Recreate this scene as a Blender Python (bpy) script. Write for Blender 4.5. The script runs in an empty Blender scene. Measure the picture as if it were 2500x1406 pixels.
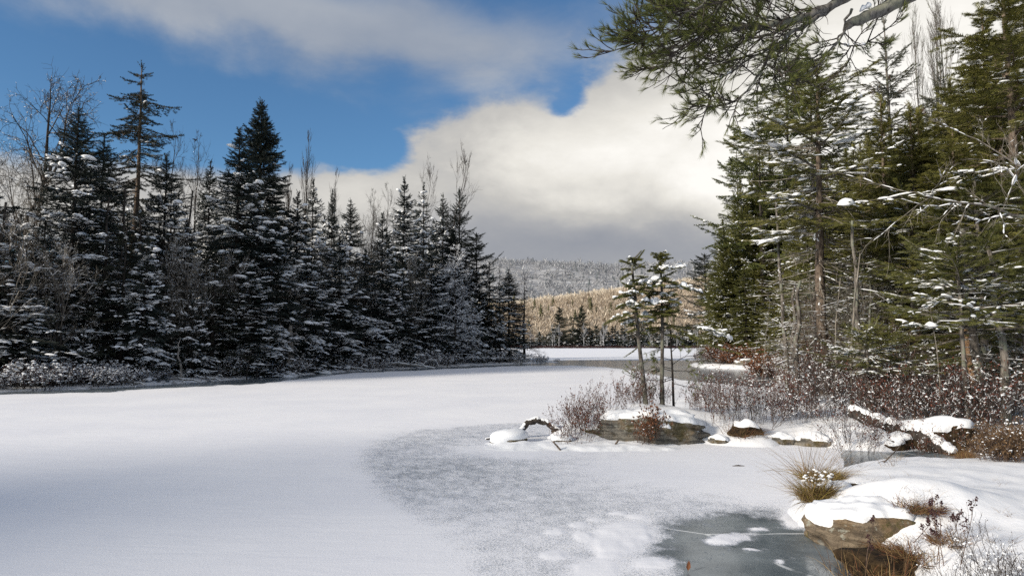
import bpy, math, random
import numpy as np

# ------------------------------------------------------------------ camera mapping
FPX = 1667.0; TAN = 0.081; TH = math.atan(TAN); CT, ST = math.cos(TH), math.sin(TH)
CZ = 2.0

def ray(px, py):
    x = (px - 1250) / FPX; v = (703 - py) / FPX
    return np.array([x, CT - v * ST, ST + v * CT])

def at(px, py, z=0.0):                       # the point at height z seen at a pixel
    d = ray(px, py)
    t = (z - CZ) / d[2]
    return np.array([0, 0, CZ]) + d * t

def atd(px, py, Y):                          # the point at distance Y seen at a pixel
    d = ray(px, py)
    return np.array([0, 0, CZ]) + d * (Y / d[1])

def proj(P):
    P = np.asarray(P, float)
    q = P - np.array([0, 0, CZ])
    f = q[:, 1] * CT + q[:, 2] * ST
    u = -q[:, 1] * ST + q[:, 2] * CT
    f = np.where(np.abs(f) < 1e-6, 1e-6, f)
    return 1250 + FPX * q[:, 0] / f, 703 - FPX * u / f, f

Zv = np.array([0, 0, 1.0])

def nrm(a):
    a = np.asarray(a, float)
    return a / np.maximum(np.linalg.norm(a, axis=-1, keepdims=True), 1e-9)

def _hash(ix, iy, seed):
    h = (ix.astype(np.int64) * 374761393 + iy.astype(np.int64) * 668265263 + seed * 974711) & 0x7fffffff
    h = ((h ^ (h >> 13)) * 1274126177) & 0x7fffffff
    return ((h ^ (h >> 16)) & 0xffff) / 65535.0

def vnoise(x, y, seed=0):
    x = np.asarray(x, float); y = np.asarray(y, float)
    ix, iy = np.floor(x), np.floor(y)
    fx, fy = x - ix, y - iy
    fx = fx * fx * (3 - 2 * fx); fy = fy * fy * (3 - 2 * fy)
    a = _hash(ix, iy, seed); b = _hash(ix + 1, iy, seed); c = _hash(ix, iy + 1, seed); d = _hash(ix + 1, iy + 1, seed)
    return (a + (b - a) * fx) * (1 - fy) + (c + (d - c) * fx) * fy

def fbm(x, y, seed=0, o=4):
    s = 0; a = .5
    for k in range(o):
        s = s + a * (vnoise(np.asarray(x) * 2 ** k, np.asarray(y) * 2 ** k, seed + k * 17) - .5)
        a *= .5
    return s

def vnoise3(P, sc, seed):
    return (fbm(P[:, 0] * sc + P[:, 2] * sc * .7, P[:, 1] * sc - P[:, 2] * sc * .6, seed) +
            fbm(P[:, 2] * sc + 5, P[:, 0] * sc * .8 - P[:, 1] * sc * .5, seed + 3))

def sst(a, b, x):
    t = np.clip((x - a) / (b - a), 0, 1)
    return t * t * (3 - 2 * t)

# ------------------------------------------------------------------ mesh building
class MB:
    def __init__(s):
        s.v = []; s.f = []; s.n = 0

    def add(s, V, F, mat=0):
        V = np.asarray(V, float).reshape(-1, 3)
        if len(V) == 0: return
        s.v.append(V); s.f.append((np.asarray(F, np.int64) + s.n, mat)); s.n += len(V)

    def stamp(s, T, F, P, A, B, C, mat=0):
        n = len(P)
        if n == 0: return
        T = np.asarray(T, float); F = np.asarray(F, np.int64); k = len(T)
        V = P[:, None, :] + T[None, :, 0, None] * A[:, None, :] + T[None, :, 1, None] * B[:, None, :] + T[None, :, 2, None] * C[:, None, :]
        Fi = F[None, :, :] + (np.arange(n) * k)[:, None, None]
        s.add(V.reshape(-1, 3), Fi.reshape(-1, F.shape[1]), mat)

    def segs(s, P0, P1, R0, R1, sides=3, mat=0):
        P0 = np.asarray(P0, float); P1 = np.asarray(P1, float); n = len(P0)
        if n == 0: return
        d = nrm(P1 - P0)
        ref = np.where(np.abs(d[:, 2:3]) > .9, np.array([[1.0, 0, 0]]), np.array([[0, 0, 1.0]]))
        u = nrm(np.cross(d, ref)); w = np.cross(d, u)
        R0 = np.broadcast_to(np.asarray(R0, float), (n,)); R1 = np.broadcast_to(np.asarray(R1, float), (n,))
        ang = np.arange(sides) * 2 * math.pi / sides
        c = np.cos(ang)[None, :, None]; sn = np.sin(ang)[None, :, None]
        ring = u[:, None, :] * c + w[:, None, :] * sn
        V = np.concatenate([P0[:, None] + ring * R0[:, None, None], P1[:, None] + ring * R1[:, None, None]], 1)
        q = np.array([[i, (i + 1) % sides, sides + (i + 1) % sides, sides + i] for i in range(sides)])
        Fi = q[None] + (np.arange(n) * 2 * sides)[:, None, None]
        s.add(V.reshape(-1, 3), Fi.reshape(-1, 4), mat)

    def tube(s, pts, rad, sides=8, mat=0, rough=0.0, rng=None, cap=True):
        pts = np.asarray(pts, float); n = len(pts)
        rad = np.broadcast_to(np.asarray(rad, float), (n,))
        T = nrm(np.gradient(pts, axis=0))
        u = np.cross(T[0], [0.13, 0.97, 0.2]); u = u / np.linalg.norm(u)
        V = []
        for i in range(n):
            u = u - T[i] * np.dot(u, T[i]); u = u / np.linalg.norm(u)
            w = np.cross(T[i], u)
            for k in range(sides):
                a = 2 * math.pi * k / sides
                r = rad[i] * (1 + (rng.normal() * rough if rough else 0))
                V.append(pts[i] + (u * math.cos(a) + w * math.sin(a)) * r)
        Fq = [[i * sides + k, i * sides + (k + 1) % sides, (i + 1) * sides + (k + 1) % sides, (i + 1) * sides + k] for i in range(n - 1) for k in range(sides)]
        base = s.n
        s.add(V, Fq, mat)
        if cap:
            V2 = [pts[-1] + T[-1] * rad[-1] * .3]; off = s.n - n * sides
            e = (n - 1) * sides
            ring = np.array(V[e:e + sides])
            s.add(np.vstack([ring, V2]), [[k, (k + 1) % sides, sides] for k in range(sides)], mat)
            ring = np.array(V[:sides])
            s.add(np.vstack([ring, [pts[0] - T[0] * rad[0] * .3]]), [[(k + 1) % sides, k, sides] for k in range(sides)], mat)

    def mesh(s, name, mats, smooth=True):
        me = bpy.data.meshes.new(name)
        if s.n == 0: return me
        V = np.vstack(s.v)
        me.vertices.add(len(V)); me.vertices.foreach_set('co', V.astype(np.float32).ravel())
        lv = np.concatenate([f.ravel() for f, _ in s.f])
        tot = np.concatenate([np.full(len(f), f.shape[1]) for f, _ in s.f])
        mi = np.concatenate([np.full(len(f), m) for f, m in s.f])
        me.loops.add(len(lv)); me.loops.foreach_set('vertex_index', lv.astype(np.int32))
        me.polygons.add(len(tot))
        st = np.concatenate([[0], np.cumsum(tot)[:-1]])
        me.polygons.foreach_set('loop_start', st.astype(np.int32))
        me.polygons.foreach_set('material_index', mi.astype(np.int32))
        for m in mats: me.materials.append(m)
        me.update(calc_edges=True)
        me.polygons.foreach_set('use_smooth', np.full(len(tot), smooth))
        me.validate()
        return me

SC = bpy.context.scene
COL = SC.collection

def link(name, me, parent=None, loc=None):
    o = bpy.data.objects.new(name, me); COL.objects.link(o)
    if parent is not None: o.parent = parent
    if loc is not None: o.location = loc
    return o

def tag(o, label, cat, group=None, kind=None):
    if label: o['label'] = label
    if cat: o['category'] = cat
    if group: o['group'] = group
    if kind: o['kind'] = kind
    return o

def thing(name, label, cat, loc, rz=0, scale=(1, 1, 1), group=None, tilt=(0, 0)):
    o = bpy.data.objects.new(name, None); COL.objects.link(o)
    o.empty_display_size = .2
    o.location = loc; o.rotation_euler = (tilt[0], tilt[1], rz); o.scale = scale
    return tag(o, label, cat, group)

def place(name, parts, label, cat, loc, rz=0, scale=(1, 1, 1), group=None, tilt=(0, 0)):
    """One thing from a dictionary part name -> shared mesh."""
    t = thing(name, label, cat, loc, rz, scale, group, tilt)
    for pn, me in parts.items():
        if me is not None and len(me.vertices): link('snow_clumps' if pn == 'snow' else pn, me, t)
    return t

# ------------------------------------------------------------------ materials
class N:
    """A node socket with arithmetic."""
    def __init__(s, nt, sock): s.nt = nt; s.s = sock
    def _m(s, op, *a, clamp=False):
        n = s.nt.nodes.new('ShaderNodeMath'); n.operation = op; n.use_clamp = clamp
        for i, x in enumerate((s,) + a):
            if isinstance(x, N): s.nt.links.new(x.s, n.inputs[i])
            else: n.inputs[i].default_value = x
        return N(s.nt, n.outputs[0])
    def __add__(s, o): return s._m('ADD', o)
    def __sub__(s, o): return s._m('SUBTRACT', o)
    def __mul__(s, o): return s._m('MULTIPLY', o)
    def __truediv__(s, o): return s._m('DIVIDE', o)
    def pw(s, o): return s._m('POWER', o)
    def mx(s, o): return s._m('MAXIMUM', o)
    def mn(s, o): return s._m('MINIMUM', o)
    def sq(s): return s._m('SQRT')
    def exp(s): return s._m('EXPONENT')
    def cl(s): return s._m('ADD', 0.0, clamp=True)
    def step(s, a, b):
        n = s.nt.nodes.new('ShaderNodeMapRange'); n.interpolation_type = 'SMOOTHSTEP'
        s.nt.links.new(s.s, n.inputs[0])
        for i, x in ((1, a), (2, b)):
            if isinstance(x, N): s.nt.links.new(x.s, n.inputs[i])
            else: n.inputs[i].default_value = x
        return N(s.nt, n.outputs[0])

def mixc(nt, fac, a, b, mode='MIX'):
    n = nt.nodes.new('ShaderNodeMix'); n.data_type = 'RGBA'; n.blend_type = mode
    for sock, x in ((n.inputs[0], fac), (n.inputs[6], a), (n.inputs[7], b)):
        if isinstance(x, N): nt.links.new(x.s, sock)
        elif hasattr(x, 'is_linked'): nt.links.new(x, sock)
        elif isinstance(x, (int, float)): sock.default_value = x
        else: sock.default_value = (*x, 1)
    return N(nt, n.outputs[2])

def noise(nt, vec, scale, detail=4, rough=.55, dist=0.0):
    n = nt.nodes.new('ShaderNodeTexNoise')
    n.inputs['Scale'].default_value = scale; n.inputs['Detail'].default_value = detail
    n.inputs['Roughness'].default_value = rough; n.inputs['Distortion'].default_value = dist
    if vec is not None: nt.links.new(vec.s if isinstance(vec, N) else vec, n.inputs['Vector'])
    return N(nt, n.outputs['Fac'])

def mapping(nt, vec, scale=(1, 1, 1), rot=(0, 0, 0)):
    n = nt.nodes.new('ShaderNodeMapping'); n.inputs['Scale'].default_value = scale; n.inputs['Rotation'].default_value = rot
    nt.links.new(vec.s if isinstance(vec, N) else vec, n.inputs['Vector'])
    return N(nt, n.outputs[0])

def new_mat(name, rough=.8, spec=.3):
    m = bpy.data.materials.new(name); m.use_nodes = True
    b = m.node_tree.nodes['Principled BSDF']
    b.inputs['Roughness'].default_value = rough
    b.inputs['Specular IOR Level'].default_value = spec
    return m, m.node_tree, b

def geo(nt, out='Position'):
    n = nt.nodes.new('ShaderNodeNewGeometry'); return N(nt, n.outputs[out])

def objc(nt):
    n = nt.nodes.new('ShaderNodeTexCoord'); return N(nt, n.outputs['Object'])

def obrand(nt):
    n = nt.nodes.new('ShaderNodeObjectInfo'); return N(nt, n.outputs['Random'])

def bump(nt, b, h, strength=.5, dist=.02):
    n = nt.nodes.new('ShaderNodeBump'); n.inputs['Strength'].default_value = strength; n.inputs['Distance'].default_value = dist
    nt.links.new(h.s, n.inputs['Height']); nt.links.new(n.outputs[0], b.inputs['Normal'])

def setc(nt, b, c): nt.links.new(c.s, b.inputs['Base Color'])

def leafmat(name, c1, c2, rough=.65, spec=.25, patch=None, pc=None):
    """Needles or leaves: each island its own tint, with larger light and dark patches."""
    m, nt, b = new_mat(name, rough, spec)
    r = geo(nt, 'Random Per Island')
    n1 = noise(nt, geo(nt), .8, 3)
    c = mixc(nt, (r * .65 + n1.step(.3, .7) * .35).cl(), c1, c2)
    if pc: c = mixc(nt, noise(nt, objc(nt), patch, 3).step(.56, .68), c, pc)
    setc(nt, b, c)
    return m

def barkmat(name, c1, c2, sc=14, stretch=.25, lichen=None):
    m, nt, b = new_mat(name, .9, .15)
    v = mapping(nt, geo(nt), (1, 1, stretch))
    n1 = noise(nt, v, sc, 6, .65); n2 = noise(nt, geo(nt), 3.0, 3)
    c = mixc(nt, n1.step(.35, .65), c1, c2)
    if lichen: c = mixc(nt, (n2.step(.52, .62) * .7), c, lichen)
    setc(nt, b, c); bump(nt, b, n1, .7, .02)
    return m

M = {}
def snowmat(name, c=(.86, .88, .92), bs=.35, sc=9):
    m, nt, b = new_mat(name, .65, .3)
    n1 = noise(nt, geo(nt), sc, 5, .6); n2 = noise(nt, geo(nt), sc * 14, 2)
    setc(nt, b, mixc(nt, n1.step(.3, .7), tuple(x * .96 for x in c), c))
    bump(nt, b, n1 * .8 + n2 * .2, bs, .03)
    return m
M['snow'] = snowmat('snow_load')
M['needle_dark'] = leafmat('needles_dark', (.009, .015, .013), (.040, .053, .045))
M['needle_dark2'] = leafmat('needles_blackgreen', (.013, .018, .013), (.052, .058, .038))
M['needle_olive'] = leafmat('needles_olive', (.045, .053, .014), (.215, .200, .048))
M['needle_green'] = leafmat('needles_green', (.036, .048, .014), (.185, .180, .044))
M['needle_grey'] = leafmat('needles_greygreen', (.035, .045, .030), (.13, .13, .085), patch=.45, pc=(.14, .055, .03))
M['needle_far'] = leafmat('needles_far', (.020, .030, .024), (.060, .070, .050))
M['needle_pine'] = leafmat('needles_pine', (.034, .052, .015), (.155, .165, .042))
M['bark_dark'] = barkmat('bark_dark', (.022, .018, .016), (.075, .065, .058))
M['bark_grey'] = barkmat('bark_grey', (.06, .052, .046), (.20, .18, .16), 20, .3, (.20, .22, .17))
M['bark_brown'] = barkmat('bark_brown', (.060, .045, .035), (.21, .165, .13), 20, .3)
M['bark_lichen'] = barkmat('bark_lichen', (.040, .037, .035), (.155, .148, .14), 26, .45, (.22, .225, .175))
M['bark_islet'] = barkmat('bark_islet', (.030, .027, .024), (.125, .112, .10), 30, .4, (.16, .165, .13))
M['bark_sun_tint'] = barkmat('bark_sun_tint', (.30, .17, .09), (.55, .36, .22), 12, 1.6)  # orange glow of low sun painted into the bark
M['wood_bleached'] = barkmat('wood_bleached', (.16, .145, .13), (.42, .39, .36), 16, .3)
M['twig_dark'] = barkmat('twig_dark', (.035, .028, .025), (.10, .085, .078))
M['twig_grey'] = barkmat('twig_grey', (.09, .08, .07), (.26, .235, .20))
M['twig_frost'] = barkmat('twig_frost', (.16, .16, .17), (.52, .53, .56), 6, 1)
M['twig_brown'] = barkmat('twig_brown', (.055, .035, .026), (.16, .11, .085))
M['leaf_red'] = leafmat('leaves_red', (.030, .010, .008), (.16, .050, .030))
M['leaf_rust'] = leafmat('leaves_rust', (.060, .025, .012), (.23, .095, .045))
M['leaf_maroon'] = leafmat('leaves_maroon', (.030, .016, .016), (.11, .055, .050))
M['grass_tan'] = leafmat('grass_tan', (.10, .060, .022), (.34, .24, .11))
M['grass_olive'] = leafmat('grass_olive', (.060, .055, .010), (.26, .20, .045))
M['grass_brown'] = leafmat('grass_brown', (.045, .028, .014), (.17, .105, .055))
M['seed_dark'] = leafmat('seed_dark', (.018, .008, .010), (.070, .028, .030))
M['sod'] = barkmat('sod', (.010, .007, .005), (.055, .036, .018), 9, 1)

def rockmat(name, c1, c2, c3, moss):
    m, nt, b = new_mat(name, .88, .25)
    p = objc(nt)
    v = mapping(nt, p, (1.6, 1.6, 13), (.28, .16, 0))
    st = noise(nt, v, 1.6, 7, .62, .6); fi = noise(nt, p, 34, 5, .7); bl = noise(nt, p, 3.2, 4)
    c = mixc(nt, st.step(.32, .68), c1, c2)
    c = mixc(nt, (bl.step(.48, .66) * .75), c, c3)
    c = mixc(nt, (fi.step(.50, .72) * .55), c, tuple(x * .35 for x in c1))
    lic = noise(nt, p, 11, 4, .6)
    c = mixc(nt, (lic.step(.60, .66) * .6), c, (.36, .37, .32))
    if moss: c = mixc(nt, (noise(nt, p, 2.1, 5, .7).step(.54, .62) * .8), c, moss)
    setc(nt, b, c); bump(nt, b, st * .9 + fi * .35 + bl * .5, 1.0, .06)
    return m
M['rock'] = rockmat('rock_gneiss', (.065, .062, .056), (.27, .25, .215), (.20, .145, .085), (.075, .062, .022))
M['rock_brown'] = rockmat('rock_brown', (.085, .066, .048), (.27, .215, .155), (.20, .135, .075), (.095, .085, .03))

# ------------------------------------------------------------------ plant parts
def spray_template(n, w=1.0, vert=.6, gap=.0, seed=1):
    r = np.random.default_rng(seed); V = []; F = []
    def tri(a, b, c):
        k = len(V); V.extend([a, b, c]); F.append([k, k + 1, k + 2])
    for j in range(n):
        t = (j + .2 * r.random()) / n * .88
        pr = (1 - .55 * t) * w
        for sx, sz in ((1, .1), (-1, .1), (0, vert), (0, -vert * .8)):
            k = .75 + .5 * r.random()
            tri((t, 0, 0), (t + .62 / n, 0, 0), (min(t + .30 * k + .06, 1.06), sx * pr * k, sz * pr * k))
    tri((.8, -.16 * w, 0), (.8, .16 * w, .02), (1.1, 0, 0))
    return np.array(V), np.array(F)

SPRAY_FAR = [spray_template(3, 1, .6, seed=i) for i in (1, 2)]
SPRAY_MID = [spray_template(5, 1, .6, seed=i) for i in (3, 4)]

def finger_template(seed):
    r = np.random.default_rng(seed)
    V = [(-.04, 0, .1)]
    for t, w, h in ((.22, .75, .8), (.55, 1.0, 1.0), (.85, .7, .75)):
        k = .8 + .4 * r.random(); q = .8 + .4 * r.random(); o = (r.random() - .5) * .3
        V += [(t, -w * k + o, .05), (t + .03, -.5 * w * k + o, h * q * .8), (t, .1 * w + o, h * q), (t - .03, .65 * w * k + o, h * q * .7), (t, w * k + o, .0), (t, o, -.22)]
    V.append((1.06, 0, .15))
    F = []
    for k in range(6):
        F.append([0, 1 + (k + 1) % 6, 1 + k])
        for i in range(2):
            a, b = 1 + i * 6 + k, 1 + i * 6 + (k + 1) % 6
            F += [[a, b, b + 6], [a, b + 6, a + 6]]
        F.append([19, 13 + k, 13 + (k + 1) % 6])
    return np.array(V), np.array(F)
FINGER = [finger_template(i) for i in range(4)]

class Acc:
    """Wood segments, needle sprays and snow pads of one plant."""
    def __init__(s):
        s.w = []; s.sp = []; s.sn = []; s.lf = []
    def wood(s, P0, P1, R0, R1):
        n = len(P0); s.w.append((np.asarray(P0), np.asarray(P1), np.broadcast_to(R0, (n,)), np.broadcast_to(R1, (n,))))
    def put_wood(s, mb, sides=3, mat=0):
        for a in s.w: mb.segs(*a, sides=sides, mat=mat)
    @staticmethod
    def _stamp(mb, rows, temps, mat, rng):
        if not rows: return
        P, A, B, C = (np.vstack([r[i] for r in rows]) for i in range(4))
        k = rng.integers(0, len(temps), len(P))
        for i, (T, F) in enumerate(temps):
            m = k == i
            mb.stamp(T, F, P[m], A[m], B[m], C[m], mat)

def curve_pts(poly, s):
    n = len(poly) - 1
    x = np.clip(s, 0, 1) * n; i = np.minimum(x.astype(int), n - 1); f = (x - i)[:, None]
    return poly[i] * (1 - f) + poly[i + 1] * f, nrm(poly[i + 1] - poly[i])

def bough(acc, poly, r0, rng, tl, m, sub=0, spw=.07, snow=.5, snw=.07, smin=.12, droop=.15, spread=.85, tipw=1.0, snow_th=.8, coat=.5):
    """One branch: its axis, side twigs to left and right, needle sprays on them and snow lying on some of them."""
    poly = np.asarray(poly, float)
    n = len(poly)
    rr = np.linspace(r0, r0 * .25, n)
    acc.wood(poly[:-1], poly[1:], rr[:-1], rr[1:])
    s = np.linspace(smin, 1, m) + rng.normal(0, .02, m)
    P, T = curve_pts(poly, s)
    side = nrm(np.cross(T, Zv) + 1e-4); sg = np.where(np.arange(m) % 2 == 0, 1.0, -1.0)
    sg = np.where(rng.random(m) < .12, 0, sg)
    ang = spread * (.75 + .5 * rng.random(m)); ang[-1] = .05
    D = T * np.cos(ang)[:, None] + side * (np.sin(ang) * sg)[:, None] + Zv * (-droop * (.5 + rng.random(m)))[:, None]
    D = nrm(D)
    L = tl * np.minimum(1, (1.22 - s)) * (.6 + .6 * rng.random(m)) * np.where(s < .3, .55 + s * 1.5, 1)
    up0 = nrm(np.cross(side * 1.0, T)); up0 = np.where(up0[:, 2:3] < 0, -up0, up0)
    # needles along the axis itself too
    ax = np.linspace(max(smin, .25), .97, max(3, int(m * .7))); PA, TA = curve_pts(poly, ax)
    if sub:
        q = sub
        t = np.tile(np.linspace(.15, 1.0, q), (m, 1)) + rng.normal(0, .03, (m, q))
        Dd = np.repeat(D[:, None], q, 1); S2 = nrm(np.cross(Dd, Zv) + 1e-4)
        P2 = P[:, None] + Dd * (L[:, None] * t)[..., None] - Zv * (L[:, None] * t * t * droop * .5)[..., None]
        a2 = .75 * (.7 + .6 * rng.random((m, q))); a2[:, -1] = .08
        g2 = np.where(np.arange(q) % 2 == 0, 1.0, -1.0)[None] * np.where(rng.random((m, q)) < .1, 0, 1)
        D2 = nrm(Dd * np.cos(a2)[..., None] + S2 * (np.sin(a2) * g2)[..., None] + Zv * (rng.normal(-droop * .4, .13, (m, q)))[..., None])
        L2 = (L[:, None] * (.62 - .3 * t) * (.7 + .6 * rng.random((m, q)))).reshape(-1)
        P1e = P + D * (L * .95)[:, None] - Zv * (L * droop * .45)[:, None]
        acc.wood(P, P1e, r0 * .22, r0 * .08)
        PP = P2.reshape(-1, 3); DD = D2.reshape(-1, 3)
    else:
        PP, DD, L2 = P, D, L
    SS = nrm(np.cross(DD, Zv) + 1e-4); UU = np.cross(SS, DD)
    UU = np.where(UU[:, 2:3] < 0, -UU, UU)
    w = spw * (.75 + .5 * rng.random(len(PP)))
    acc.sp.append((PP, DD * L2[:, None], SS * w[:, None], UU * w[:, None]))
    if len(PA):
        SA = nrm(np.cross(TA, Zv) + 1e-4); la = np.linalg.norm(poly[-1] - poly[0]) / len(PA) * 1.3
        acc.sp.append((PA, TA * la, SA * spw, np.cross(SA, TA) * spw))
    if snow > 0:
        # snow gathers in runs: a smooth random field along the branch decides where it still lies,
        # as long joined loads on the side twigs and smaller dabs on their ends
        sd = int(rng.integers(0, 999))
        def fld(Q): return vnoise(Q[:, 0] * 2.4 + Q[:, 2] * 1.9 + 31, Q[:, 1] * 2.4 - Q[:, 2] * 1.3, sd)
        def lay(Q, E, LL, wid, prob, lim):
            k = np.where((rng.random(len(Q)) < prob) & (fld(Q) < lim) & (np.abs(E[:, 2]) < .8))[0]
            if not len(k): return
            S = nrm(np.cross(E[k], Zv) + 1e-4); U = np.cross(S, E[k]); U = np.where(U[:, 2:3] < 0, -U, U)
            S = nrm(S + rng.normal(0, .18, S.shape))
            wk = wid * np.exp(rng.normal(-.15, .42, len(k))); lk = np.maximum(LL[k] * rng.uniform(.55, 1.15, len(k)), wk * 1.3)
            E2 = nrm(E[k] + rng.normal(0, .10, E[k].shape))
            acc.sn.append((Q[k] + E[k] * (LL[k] * rng.uniform(0, .3, len(k)))[:, None] + Zv * (spw * .15), E2 * lk[:, None], S * wk[:, None], (U * .4 + Zv * .6) * (wk * snow_th * rng.uniform(.55, 1.15, len(k)))[:, None]))
        lay(P, D, L, snw * .95, .85, snow)
        if sub: lay(PP, DD, L2, snw * .48, .62, snow * 1.08)
        sa = np.linspace(.15, .92, max(3, m // 2)); QA, EA = curve_pts(poly, sa)
        lay(QA, EA, np.full(len(sa), np.linalg.norm(poly[-1] - poly[0]) / len(sa) * 1.3), snw * .8, .8, snow)

def trunk_mesh(mb, pts, r0, r1, rng, sides=8, flare=.35):
    t = np.linspace(0, 1, len(pts))
    rad = r0 + (r1 - r0) * t + r0 * flare * np.exp(-t * 22)
    mb.tube(pts, rad, sides, 0, .05, rng)

def finish(acc, mb_t, rng, name, mt, mn, sides=3, near=False, mtw=None, msn=None):
    cr = MB()
    acc.put_wood(cr, sides, 0)
    Acc._stamp(cr, acc.sp, SPRAY_MID if near else SPRAY_FAR, 1, rng)
    sn = MB(); Acc._stamp(sn, acc.sn, FINGER, 0, rng)
    return {'trunk': mb_t.mesh(name + '_trunk', [mt]), 'crown': cr.mesh(name + '_crown', [mtw or mt, mn], False), 'snow': sn.mesh(name + '_snow', [msn or M['snow']])}

def conifer(name, seed, H, R, z0=.12, step=.36, per=6, tl=.8, m=12, sub=0, spw=.08, snow=.45, snw=.10, r0=.16, prof=1.0, up=.75, low=-.30,
            lean=(0, 0), gaps=.12, mt='bark_dark', mn='needle_dark', near=False, dead=0, topsnow=.15, blob=.0, sag=.35, top_r=.25, mtw=None, open_top=0.0, width_noise=.35, irregular=.25):
    rng = np.random.default_rng(seed)
    acc = Acc(); mt_mb = MB()
    nt = 14
    tz = np.linspace(0, H, nt)
    wob = np.cumsum(rng.normal(0, .012 * H / nt, (nt, 2)), 0); wob -= wob[0]
    tp = np.stack([wob[:, 0] + lean[0] * (tz / H), wob[:, 1] + lean[1] * (tz / H), tz], 1)
    trunk_mesh(mt_mb, tp, r0, .02, rng, 8 if near else 6)
    def axis(z):
        return np.array([np.interp(z, tz, tp[:, 0]), np.interp(z, tz, tp[:, 1]), z])
    z = H * z0; ph = rng.random() * 6
    lopn = rng.random(8)
    while z < H * .985:
        u = (H - z) / H                               # 0 top, 1 ground
        L0 = R * min(1, (u / max(1 - z0, .1)) ** prof * 1.08 + top_r * min(1, u * 6) * .35)
        L0 *= (1 - .35 * max(0, (u - .72) / .28))     # lowest boughs shorter
        npr = per if u > .12 else max(4, per - 1)
        for k in range(npr):
            if rng.random() < gaps + open_top * (1 - u): continue
            ph += 2 * math.pi / npr + rng.normal(0, .25)
            asym = 1 + width_noise * (lopn[int((ph % 6.283) / 6.283 * 8) % 8] - .5) * 2
            L = L0 * asym * (1 - irregular + irregular * 2 * rng.random())
            L = max(L, .12)
            pitch = low + (up - low) * (1 - u) ** 1.6 + rng.normal(0, .19)
            b = axis(z + rng.normal(0, step * .3))
            hd = np.array([math.cos(ph), math.sin(ph), 0])
            s = np.linspace(0, 1, 6)[:, None]
            poly = b + hd * (s * L * math.cos(pitch)) + Zv * (s * L * math.sin(pitch) - sag * L * s ** 2 * .5 + sag * L * s ** 4 * .38)
            bz = np.cross(hd, Zv); poly = poly + bz * (np.sin(s * 3 + ph) * L * .05)
            mm = max(4, int(m * min(1, L / R + .25)))
            sn = snow * (topsnow + (1 - topsnow) * min(1, u * 2.2)) * (rng.choice([.12, .5, 1.0, 1.6], p=[.34, .22, .24, .20]))
            bough(acc, poly, .012 + .018 * L / max(R, .1) * min(1.5, R / 1.6), rng, min(tl, L * .6), mm, sub if L > .5 else max(0, sub - 2) if sub else 0,
                  spw, sn, snw, .16 if u > .3 else .05, snow_th=.75)
            ph += 0
        z += step * (.75 + .5 * rng.random()) * (.55 + .45 * min(1, u * 3))
    # leader
    tip = axis(H * .97)
    for k in range(6):
        d = nrm(np.array([rng.normal() * .35, rng.normal() * .35, 1]))
        acc.sp.append((np.array([tip + Zv * (H * .004 * k)]), np.array([d * .35]), np.array([[spw * .8, 0, 0]]), np.array([[0, spw * .8, 0]])))
    # dead lower branches: bare thin wood
    if dead:
        zz = rng.uniform(.06, z0 + .28, dead) * H
        az = rng.random(dead) * 6.283
        P = np.array([axis(q) for q in zz]); D = np.stack([np.cos(az), np.sin(az), rng.normal(-.22, .18, dead)], 1)
        Ld = R * (.35 + .65 * rng.random(dead))
        pl = sprout(P, nrm(D), Ld, rng, 5, .12, -.02)
        add_poly(acc, pl, .020, .008)
        P2, D2, i2, t2 = children(pl, rng, 4, .25, .9)
        p2 = sprout(P2, D2, Ld[i2] * .35 * (1.2 - t2), rng, 3, .18, -.02)
        add_poly(acc, p2, .009, .004)
        twig_snow(acc, pl, rng, .22, .02)
    return finish(acc, mt_mb, rng, name, M[mt], M[mn], 3, near, M[mtw] if mtw else None)

def sprout(P, D, L, rng, k=4, wander=.12, grav=0.0):
    n = len(P); out = np.zeros((n, k + 1, 3)); out[:, 0] = P; d = nrm(D)
    L = np.broadcast_to(L, (n,))
    for i in range(k):
        d = nrm(d + rng.normal(0, wander, (n, 3)) + Zv * grav)
        out[:, i + 1] = out[:, i] + d * (L / k)[:, None]
    return out

def children(poly, rng, per, tmin=.25, ang=.8, tmax=1.0, tip=True):
    n, k1, _ = poly.shape; k = k1 - 1
    t = rng.uniform(tmin, tmax, (n, per))
    if tip and per > 1: t[:, 0] = 1.0
    t = t.reshape(-1); idx = np.repeat(np.arange(n), per)
    x = np.clip(t * k, 0, k - 1e-6); i = x.astype(int); f = (x - i)[:, None]
    P = poly[idx, i] * (1 - f) + poly[idx, i + 1] * f
    T = nrm(poly[idx, i + 1] - poly[idx, i])
    rv = nrm(np.cross(T, rng.normal(0, 1, T.shape)) + 1e-5)
    a = (ang * (.6 + .8 * rng.random(len(t))))
    a = np.where(t > .999, a * .25, a)
    D = nrm(T * np.cos(a)[:, None] + rv * np.sin(a)[:, None])
    return P, D, idx, t

def add_poly(acc, poly, r0, r1):
    n, k1, _ = poly.shape; k = k1 - 1
    r0 = np.broadcast_to(r0, (n,)); r1 = np.broadcast_to(r1, (n,))
    for i in range(k):
        a = r0 + (r1 - r0) * (i / k); b = r0 + (r1 - r0) * ((i + 1) / k)
        acc.wood(poly[:, i], poly[:, i + 1], a, b)

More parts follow.
